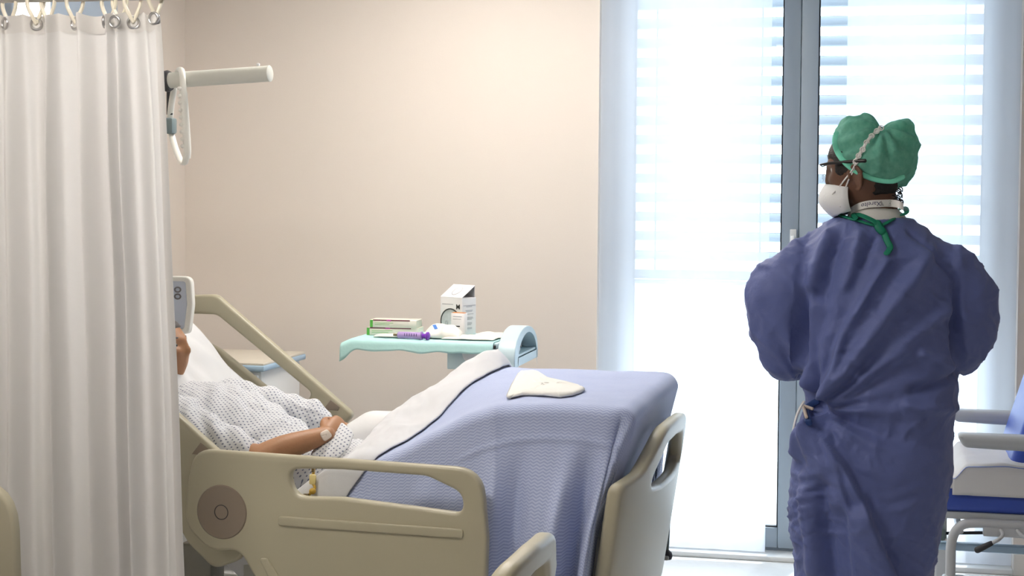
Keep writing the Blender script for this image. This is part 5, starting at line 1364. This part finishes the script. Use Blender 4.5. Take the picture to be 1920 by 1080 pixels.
# hair under the cap: back of the head, temple
q = MB()
nu_, nv_ = 60, 40; Vh = []
for i in range(nv_ + 1):
    ph = -PI / 2 + PI * i / nv_
    for j in range(nu_):
        a = 2 * PI * j / nu_; dx, dy, dz = math.cos(ph) * math.sin(a), math.cos(ph) * math.cos(a), math.sin(ph)
        x, y, z = 0.080 * dx, 0.101 * dy, 0.122 * dz
        t = max(0, -dz); x *= 1 - 0.28 * t ** 1.5
        if dy < 0: y *= (1 - 0.30 * t) * (1.05 if dz > 0 else 1.03)
        k1 = float(sstep(0.55, 0.78, dy) * sstep(0.36, 0.22, dz)); k2 = float(sstep(0.04, -0.2, dz) * sstep(-0.80, -0.15, dy)); k3 = float(sstep(-0.55, -0.75, dz))
        y *= (1 - 0.14 * k1) * (1 - 0.12 * k2) * (1 - 0.15 * k3); x *= (1 - 0.06 * k1) * (1 - 0.14 * k2) * (1 - 0.2 * k3); z *= 1 - 0.25 * k3
        Vh.append(HM @ Vector((x * HS, y * HS, z * HS)))
q.add(Vh, [(i * nu_ + j, i * nu_ + (j + 1) % nu_, (i + 1) * nu_ + (j + 1) % nu_, (i + 1) * nu_ + j) for i in range(nv_) for j in range(nu_)])
hm_ = q.mesh(); Vc = coords(hm_); Nc = normals(hm_); remap(hm_, lambda V: V + Nc * (0.004 * noise(V * 90))[:, None]); part(nurse, 'hair', hm_, 'hair_black')
# loose curls at the nape
q = MB(); rr_ = random.Random(3)
for k_ in range(26):
    p = pt(1672 + rr_.uniform(0, 16), 348 + rr_.uniform(0, 30), NY - 0.03 + rr_.uniform(-0.02, 0.04)); q.tube(smooth_path([tuple(p), tuple(p + np.array([0.008, -0.002, -0.003])), tuple(p + np.array([0.008, 0.004, -0.012]))], 3), 0.0016, 5)
part(nurse, 'nape_curls', q.mesh(), 'hair_black')['kind'] = 'stuff'
# bouffant cap with two lobes
q = MB(); cx0, cz0 = N2(1641, 292); CYc = HY
nu_, nv_ = 120, 80; Vc = np.zeros(((nv_ + 1) * nu_, 3))
for i in range(nv_ + 1):
    for j in range(nu_):
        ph = -PI / 2 + PI * i / nv_; a = 2 * PI * j / nu_
        Vc[i * nu_ + j] = (math.cos(ph) * math.cos(a), math.cos(ph) * math.sin(a), math.sin(ph))
dirs = Vc.copy()
# outline radii seen from behind (angle from +x, counter-clockwise, in pixels from the cap centre)
cap_px = [(1714, 290), (1714, 268), (1706, 242), (1690, 231), (1668, 232), (1651, 240), (1634, 226), (1610, 221), (1590, 228), (1576, 244), (1568, 266), (1572, 290), (1592, 318), (1622, 340), (1655, 347), (1692, 342), (1706, 318)]
ca = np.array([math.atan2(-(b_ - 292), a - 1641) for a, b_ in cap_px]); crd = np.array([math.hypot(a - 1641, b_ - 292) for a, b_ in cap_px]) / (F / (NY * 1.0)) * 1.0
o_ = np.argsort(ca); ca, crd = ca[o_], crd[o_]
ca3 = np.concatenate([ca - 2 * PI, ca, ca + 2 * PI]); cr3 = np.concatenate([crd] * 3)
ang = np.arctan2(dirs[:, 2], dirs[:, 0]); rad = np.hypot(dirs[:, 0], dirs[:, 2])
ro = np.interp(ang, ca3, cr3)
rc_ = 0.083
rmix = ro * sstep(0.0, 0.9, rad) + rc_ * (1 - sstep(0.0, 0.9, rad))
Vc = np.stack([dirs[:, 0] * rmix, dirs[:, 1] * 0.098, dirs[:, 2] * rmix], -1)
# groove where the strap pulls the cap in
gx0, gz0 = N2(1651, 240); gx1, gz1 = N2(1607, 308)
gl = math.hypot(gx1 - gx0, gz1 - gz0); ux, uz = (gx1 - gx0) / gl, (gz1 - gz0) / gl
wx, wz = Vc[:, 0] + cx0, Vc[:, 2] + cz0
dline = (wx - gx0) * -uz + (wz - gz0) * ux; tl_ = ((wx - gx0) * ux + (wz - gz0) * uz) / gl
groove = gauss(dline, 0.012) * sstep(1.15, 0.6, tl_)
Vc -= dirs * (0.013 * groove)[:, None]
wn = noise(Vc * 10)[:, None] * 0.03
radial = np.arctan2(wz - gz0, wx - gx0)
Vc += dirs * (0.0075 * ridge((Vc + wn) * np.array([16, 16, 24])) + 0.004 * noise(Vc * 38) + 0.003 * ridge(Vc * 45 + 3) + 0.006 * np.sin(radial * 11 + noise(Vc * 12) * 2.2) * gauss(np.hypot(wx - gx0, wz - gz0) - 0.05, 0.05))[:, None]
q.add(Vc + np.array([cx0, CYc, cz0]), [(i * nu_ + j, i * nu_ + (j + 1) % nu_, (i + 1) * nu_ + (j + 1) % nu_, (i + 1) * nu_ + j) for i in range(nv_) for j in range(nu_)])
co = part(nurse, 'surgical_cap', q.mesh(), 'cap_fleece')
cb = world_bvh(nurse, co)
ribbon([(1571, 252), (1569, 266), (1573, 283), (1584, 300), (1600, 314), (1622, 326), (1646, 334), (1672, 336), (1690, 330)], 0.0085, 'cap_band', 'cap_band', co, 0.004, cb, flat=0.35)
# strap extender and elastics of the mask
es = on(cb, [(1652, 240), (1640, 250), (1628, 264), (1618, 280), (1609, 296), (1604, 308)], 0.004)
q = MB(); ep = smooth_path(es, 4)
q.tube(ep, 0.0045, 8, flat=0.4, up=(0, -1, 0))
for k_ in range(0, len(ep), 3):
    p = Vector(ep[k_]); q.tube([(p.x + 0.0065 * math.cos(a), p.y - 0.002, p.z + 0.0065 * math.sin(a)) for a in [2 * PI * t / 12 for t in range(12)]], 0.0016, 6, closed=True, up=(0, 1, 0))
ex_ = part(nurse, 'strap_extender', q.mesh(), 'strap_white', None, 180)
hb_ = world_bvh(nurse, bo)
def sfc(a, b_, off, bvs):
    best = None
    for bv in bvs:
        h_ = hit(bv, a, b_, off)
        if h_ is not None and (best is None or h_.y < best.y): best = h_
    return tuple(best) if best is not None else tuple(pt(a, b_, HY - 0.05))
hairb = BVHTree.FromPolygons([v.co for v in hm_.vertices], [tuple(p.vertices) for p in hm_.polygons])
hairb = BVHTree.FromPolygons([v.co + Vector(nurse.location) for v in hm_.vertices], [tuple(p.vertices) for p in hm_.polygons])
for pts_ in (((1605, 306), (1598, 318), (1586, 335), (1573, 352), (1561, 364)), ((1607, 306), (1600, 320), (1592, 338), (1583, 362), (1575, 388))):
    q = MB(); q.tube(smooth_path([sfc(a, b_, 0.003, (cb, hb_, hairb)) for a, b_ in pts_], 4), 0.0022, 6); part(nurse, 'mask_elastic', q.mesh(), 'strap_white')
# filter mask over nose and mouth
q = MB(); nu_, nv_ = 30, 24; Pm = np.zeros((nu_, nv_, 3))
for i in range(nu_):
    for j in range(nv_):
        a = (i / (nu_ - 1) - 0.5) * 2; b_ = (j / (nv_ - 1) - 0.5) * 2
        wdt = 0.074 * (1 - 0.22 * abs(b_) ** 2.2)
        x = a * wdt; z = -0.072 + b_ * 0.046 * (1 - 0.25 * abs(a) ** 2)
        y = 0.034 + 0.108 * (1 - abs(a) ** 1.7) ** 0.62 * (1 - 0.30 * abs(b_) ** 1.8) * (0.92 + 0.08 * b_) - 0.012 * max(0, abs(a) - 0.8)
        Pm[i, j] = HM @ Vector((x, y, z))
nzm = noise((Pm * 60).reshape(-1, 3)).reshape(nu_, nv_); Pm[..., 2] += 0.0015 * nzm
mk_ = grid(Pm - np.array(nurse.location), 'filter_mask', 'mask_white', nurse, thick=0.002)
# spectacles
q = MB()
zg = 0.010
for sx in (-1, 1):
    q.tube([tuple(HM @ Vector(p)) for p in ((sx * 0.066, 0.098, zg + 0.014), (sx * 0.080, 0.070, zg + 0.014), (sx * 0.090, 0.0, zg + 0.011), (sx * 0.096, -0.030, zg + 0.008))], [0.0022, 0.0030, 0.0034, 0.0040], 8, flat=1.3, round_ends=True)
q.tube([tuple(HM @ Vector(p)) for p in ((-0.066, 0.098, zg + 0.014), (-0.03, 0.112, zg + 0.016), (0, 0.115, zg + 0.012), (0.03, 0.112, zg + 0.016), (0.066, 0.098, zg + 0.014))], 0.0018, 6)
gf = part(nurse, 'spectacle_frame', q.mesh(), 'glasses_dark')
for sx in (-1, 1):
    rim = [(sx * (0.034 + 0.031 * math.cos(a)), 0.111 - 0.012 * abs(math.cos(a) + 0.2) * (1 if math.cos(a) > 0 else 0.2), zg - 0.008 + 0.024 * math.sin(a)) for a in [2 * PI * k / 24 for k in range(24)]]
    q = MB(); n0 = [HM @ Vector(p) for p in rim]; n1 = [HM @ (Vector(p) + Vector((0, 0.0015, 0))) for p in rim]; q.rings([n0, n1]); part(nurse, 'lens', q.mesh(), 'lens_glass', gf, 30)
for sx in (-1, 1):
    q = MB(); q.ell(HM @ Vector((sx * 0.033, 0.070, 0.008)), (0.0125, 0.0125, 0.0125), nu=14, nv=10); e_ = part(nurse, 'eyeball', q.mesh(), 'eye_white')
    q = MB(); q.ell(HM @ Vector((sx * 0.033, 0.0785, 0.008)), (0.0055, 0.0055, 0.0055), nu=12, nv=8); part(nurse, 'iris', q.mesh(), 'eye_iris', e_)

# ------------------------------------------------------------------ the patient
pat = thing('person', 'patient lying half upright in bed in a white dotted gown, forearm resting on the belly', 'person', tuple(bw(-1.2, 0.45, 0.56)))
Bw = lambda x, y, z: list(bw(x, y, z))
eye = bp(344, 645, 0.44)
fd = np.array([0.965, -0.06, 0.25]); fd /= np.linalg.norm(fd)
upv = np.array([-0.25, 0, 0.965])
hc = eye - fd * 0.088 - upv * 0.006
Rb = np.stack([BX, BY, np.array([0, 0, 1])], 1)
fw, uw = Rb @ fd, Rb @ upv
yv = Vector(fw); zv = Vector(uw); zv = (zv - yv * zv.dot(yv)).normalized(); xv = yv.cross(zv)
HM2 = Matrix.Translation(Vector(bw(*hc))) @ Matrix((xv, yv, zv)).transposed().to_4x4()
body = MB(); head_shape(body, HM2, 1.0)
nk = hc + np.array([0.0, 0, -0.05])
loft_path(body, [Bw(nk[0] - 0.008, nk[1], nk[2]) + [0.054, 0.054], Bw(-1.665, 0.45, 0.89) + [0.054, 0.058], Bw(-1.60, 0.45, 0.84) + [0.065, 0.08]], 18, (0, 1, 0))
loft_path(body, [Bw(-1.575, 0.45, 0.835) + [0.075, 0.16], Bw(-1.47, 0.45, 0.79) + [0.10, 0.175], Bw(-1.30, 0.45, 0.715) + [0.10, 0.16], Bw(-1.15, 0.45, 0.66) + [0.080, 0.155], Bw(-1.00, 0.45, 0.64) + [0.078, 0.16]], 24, (0, 0, 1))
wr1 = bp(612, 815, 0.285); el1 = np.array([-1.175, 0.125, 0.735])
sh1 = np.array([-1.52, 0.235, 0.83])
loft_path(body, [Bw(*sh1) + [0.055, 0.055], Bw(-1.35, 0.16, 0.77) + [0.046, 0.046], Bw(*el1) + [0.041, 0.041]], 16, (0, 0, 1))
loft_path(body, [Bw(*el1) + [0.041, 0.041], Bw(*(el1 * 0.6 + wr1 * 0.4 + np.array([0, 0, 0.004]))) + [0.042, 0.040], Bw(*wr1) + [0.028, 0.031]], 16, (0, 0, 1))
kn = bp(634, 799, 0.345)
dh = Rb @ (kn - wr1); dh = dh / np.linalg.norm(dh)
hm = frame_m(bw(*(wr1 + (kn - wr1) * 0.05)), dh, Rb @ np.array([0.75, -0.45, 0.55]))
hand_shape(body, hm, side=1, curl=(1.25, 0.75, 0.4), s=0.95, thumb_in=0.3)
el2 = np.array([-1.20, 0.82, 0.72]); wr2 = np.array([-1.00, 0.85, 0.655])
loft_path(body, [Bw(-1.52, 0.665, 0.83) + [0.055, 0.055], Bw(-1.36, 0.75, 0.77) + [0.046, 0.046], Bw(*el2) + [0.041, 0.041]], 16, (0, 0, 1))
loft_path(body, [Bw(*el2) + [0.041, 0.041], Bw(*((el2 + wr2) / 2)) + [0.039, 0.038], Bw(*wr2) + [0.027, 0.03]], 16, (0, 0, 1))
hand_shape(body, frame_m(bw(*wr2), Rb @ np.array([1, 0.02, -0.12]), Rb @ np.array([0, 0.1, 1.0])), side=-1, curl=(0.3, 0.35, 0.25), s=0.95)
for y, kz, kx in ((0.33, 0.78, -0.50), (0.60, 0.81, -0.56)):
    loft_path(body, [Bw(-0.98, y + (0.02 if y < 0.45 else -0.02), 0.635) + [0.075, 0.08], Bw(kx - 0.2, y, (0.65 + kz) / 2 - 0.005) + [0.068, 0.07], Bw(kx, y, kz) + [0.055, 0.057]], 16, (0, 0, 1))
    loft_path(body, [Bw(kx, y, kz) + [0.055, 0.057], Bw(kx + 0.14, y, kz - 0.06) + [0.052, 0.052], Bw(-0.14, y, 0.63) + [0.036, 0.036]], 16, (0, 0, 1))
    loft_path(body, [Bw(-0.15, y, 0.615) + [0.036, 0.036], Bw(-0.10, y + 0.0, 0.70) + [0.030, 0.04], Bw(-0.075, y, 0.80) + [0.018, 0.036]], 12, (1, 0, 0))
pb_ = part(pat, 'body', voxel(body, 0.0050, 3), 'skin_tan')
# hair and eyes
q = MB(); Vh = []
nu_, nv_ = 48, 32
for i in range(nv_ + 1):
    ph = -PI / 2 + PI * i / nv_
    for j in range(nu_):
        a = 2 * PI * j / nu_; dx, dy, dz = math.cos(ph) * math.sin(a), math.cos(ph) * math.cos(a), math.sin(ph)
        x, y, z = 0.081 * dx, 0.102 * dy, 0.124 * dz
        t = max(0, -dz); x *= 1 - 0.3 * t
        if dy < 0: y *= 1 - 0.30 * t
        if dy > 0.35 and dz < 0.55: y *= 0.80; x *= 0.93
        if dz < -0.1: x *= 0.86; y *= 0.88
        Vh.append(HM2 @ Vector((x, y, z)))
q.add(Vh, [(i * nu_ + j, i * nu_ + (j + 1) % nu_, (i + 1) * nu_ + (j + 1) % nu_, (i + 1) * nu_ + j) for i in range(nv_) for j in range(nu_)])
hm2 = q.mesh(); Nc2 = normals(hm2); remap(hm2, lambda V: V + Nc2 * (0.003 * noise(V * 90))[:, None]); part(pat, 'hair', hm2, 'hair_grey')
for sx in (-1, 1):
    q = MB(); q.ell(HM2 @ Vector((sx * 0.033, 0.070, 0.006)), (0.0125, 0.0125, 0.0125), nu=14, nv=10); e_ = part(pat, 'eyeball', q.mesh(), 'eye_white')
    q = MB(); q.ell(HM2 @ Vector((sx * 0.033, 0.0785, 0.006)), (0.0055, 0.0055, 0.0055), nu=12, nv=8); part(pat, 'iris', q.mesh(), 'eye_iris', e_)
    q = MB(); q.tube(smooth_path([tuple(HM2 @ Vector(p)) for p in ((sx * 0.014, 0.088, 0.026), (sx * 0.03, 0.084, 0.031), (sx * 0.048, 0.070, 0.027))], 4), 0.0038, 6, round_ends=True); part(pat, 'eyebrow', q.mesh(), 'hair_grey')
# dotted gown
q = MB()
loft_path(q, [Bw(-1.595, 0.45, 0.85) + [0.070, 0.13], Bw(-1.53, 0.45, 0.825) + [0.100, 0.195], Bw(-1.42, 0.45, 0.775) + [0.124, 0.205], Bw(-1.28, 0.45, 0.71) + [0.116, 0.19], Bw(-1.15, 0.45, 0.668) + [0.098, 0.185], Bw(-0.98, 0.45, 0.65) + [0.096, 0.195], Bw(-0.86, 0.45, 0.648) + [0.092, 0.195]], 28, (0, 0, 1))
loft_path(q, [Bw(-1.53, 0.26, 0.835) + [0.068, 0.07], Bw(-1.40, 0.175, 0.785) + [0.074, 0.072], Bw(-1.27, 0.145, 0.745) + [0.072, 0.068], Bw(-1.235, 0.14, 0.735) + [0.066, 0.062]], 20, (0, 0, 1))
loft_path(q, [Bw(-1.53, 0.64, 0.845) + [0.068, 0.07], Bw(-1.40, 0.735, 0.795) + [0.074, 0.072], Bw(-1.26, 0.775, 0.755) + [0.070, 0.066]], 20, (0, 0, 1))
gp = voxel(q, 0.010, 6, 1)
V = coords(gp); Nn = normals(gp)
L_ = (V - BN); bxv, byv, bzv = L_ @ BX, L_ @ BY, L_[:, 2]
Q_ = np.stack([bxv, byv, bzv], -1); wq = noise(Q_ * 4)[:, None] * 0.2
D = 0.011 * np.sin((byv * 0.55 + bxv * 1.0 + 0.05 * noise(Q_ * 5)) * 2 * PI / 0.085) * sstep(-1.55, -1.42, bxv) * sstep(-0.95, -1.1, bxv) * (0.5 + 0.5 * noise(Q_ * 3 + 7))
D += 0.009 * (ridge((Q_ + wq) * np.array([9, 5, 7])) - 0.55) + 0.004 * noise((Q_ + wq) * 22) + 0.003 * ridge((Q_ + wq) * np.array([22, 14, 18]) + 3)
# hollow where the forearm lies
V2 = V + Nn * D[:, None]
gp.vertices.foreach_set('co', V2.ravel()); gp.update()
l = gp.uv_layers.new(name='UVMap') if not gp.uv_layers else gp.uv_layers[0]
l.name = 'UVMap'
idx = np.empty(len(gp.loops), int); gp.loops.foreach_get('vertex_index', idx)
uvv = np.stack([bxv * 0.9 - bzv * 0.45, byv * 0.95 + bzv * 0.75], -1)
l.data.foreach_set('uv', uvv[idx].ravel())
gpo = part(pat, 'dotted_gown', gp, 'dotted_cotton')
# gown flap lying over the wrist
ol = fillet([(578, 856, 8), (598, 832, 14), (622, 815, 10), (640, 792, 8), (652, 800, 10), (664, 812, 10), (655, 838, 14), (634, 860, 12)], 5)
c0 = np.mean(np.array(ol), 0); Pg = []
for k_ in range(12):
    rr = 0.02 + 0.98 * k_ / 11; ring = []
    for (a, b_) in ol + ol[:1]:
        px, py = c0[0] + (a - c0[0]) * rr, c0[1] + (b_ - c0[1]) * rr
        yl = 0.235 + 0.0018 * (855 - py) + 0.02 * (1 - rr ** 2) * -1
        ring.append(bw(*bp(px, py, yl)))
    Pg.append(ring)
Pg = np.array(Pg); nz = noise((Pg * 26).reshape(-1, 3)).reshape(Pg.shape[:2]); Pg[..., 1] += 0.008 * nz; Pg[..., 2] += 0.004 * nz
uvp = np.stack([(Pg - BN) @ BX, (Pg - BN) @ BY * 0.6 + Pg[..., 2]], -1)
grid(Pg - np.array(pat.location), 'gown_flap', 'dotted_cotton', gpo, uvp, thick=0.004)
# dressing on the wrist
pbb = world_bvh(pat, pb_)
quad = [(598, 813), (613, 806), (623, 817), (607, 828)]
c0 = np.mean(np.array(quad), 0); Pg = []
fq = fillet([(a, b_, 5) for a, b_ in quad], 4)
for k_ in range(6):
    rr = 0.05 + 0.95 * k_ / 5
    Pg.append([np.array(sfc(c0[0] + (a - c0[0]) * rr, c0[1] + (b_ - c0[1]) * rr, 0.003, (pbb,))) for a, b_ in fq + fq[:1]])
dr = grid(np.array(Pg) - np.array(pat.location), 'wrist_dressing', 'tape_clear', pat, thick=0.002)
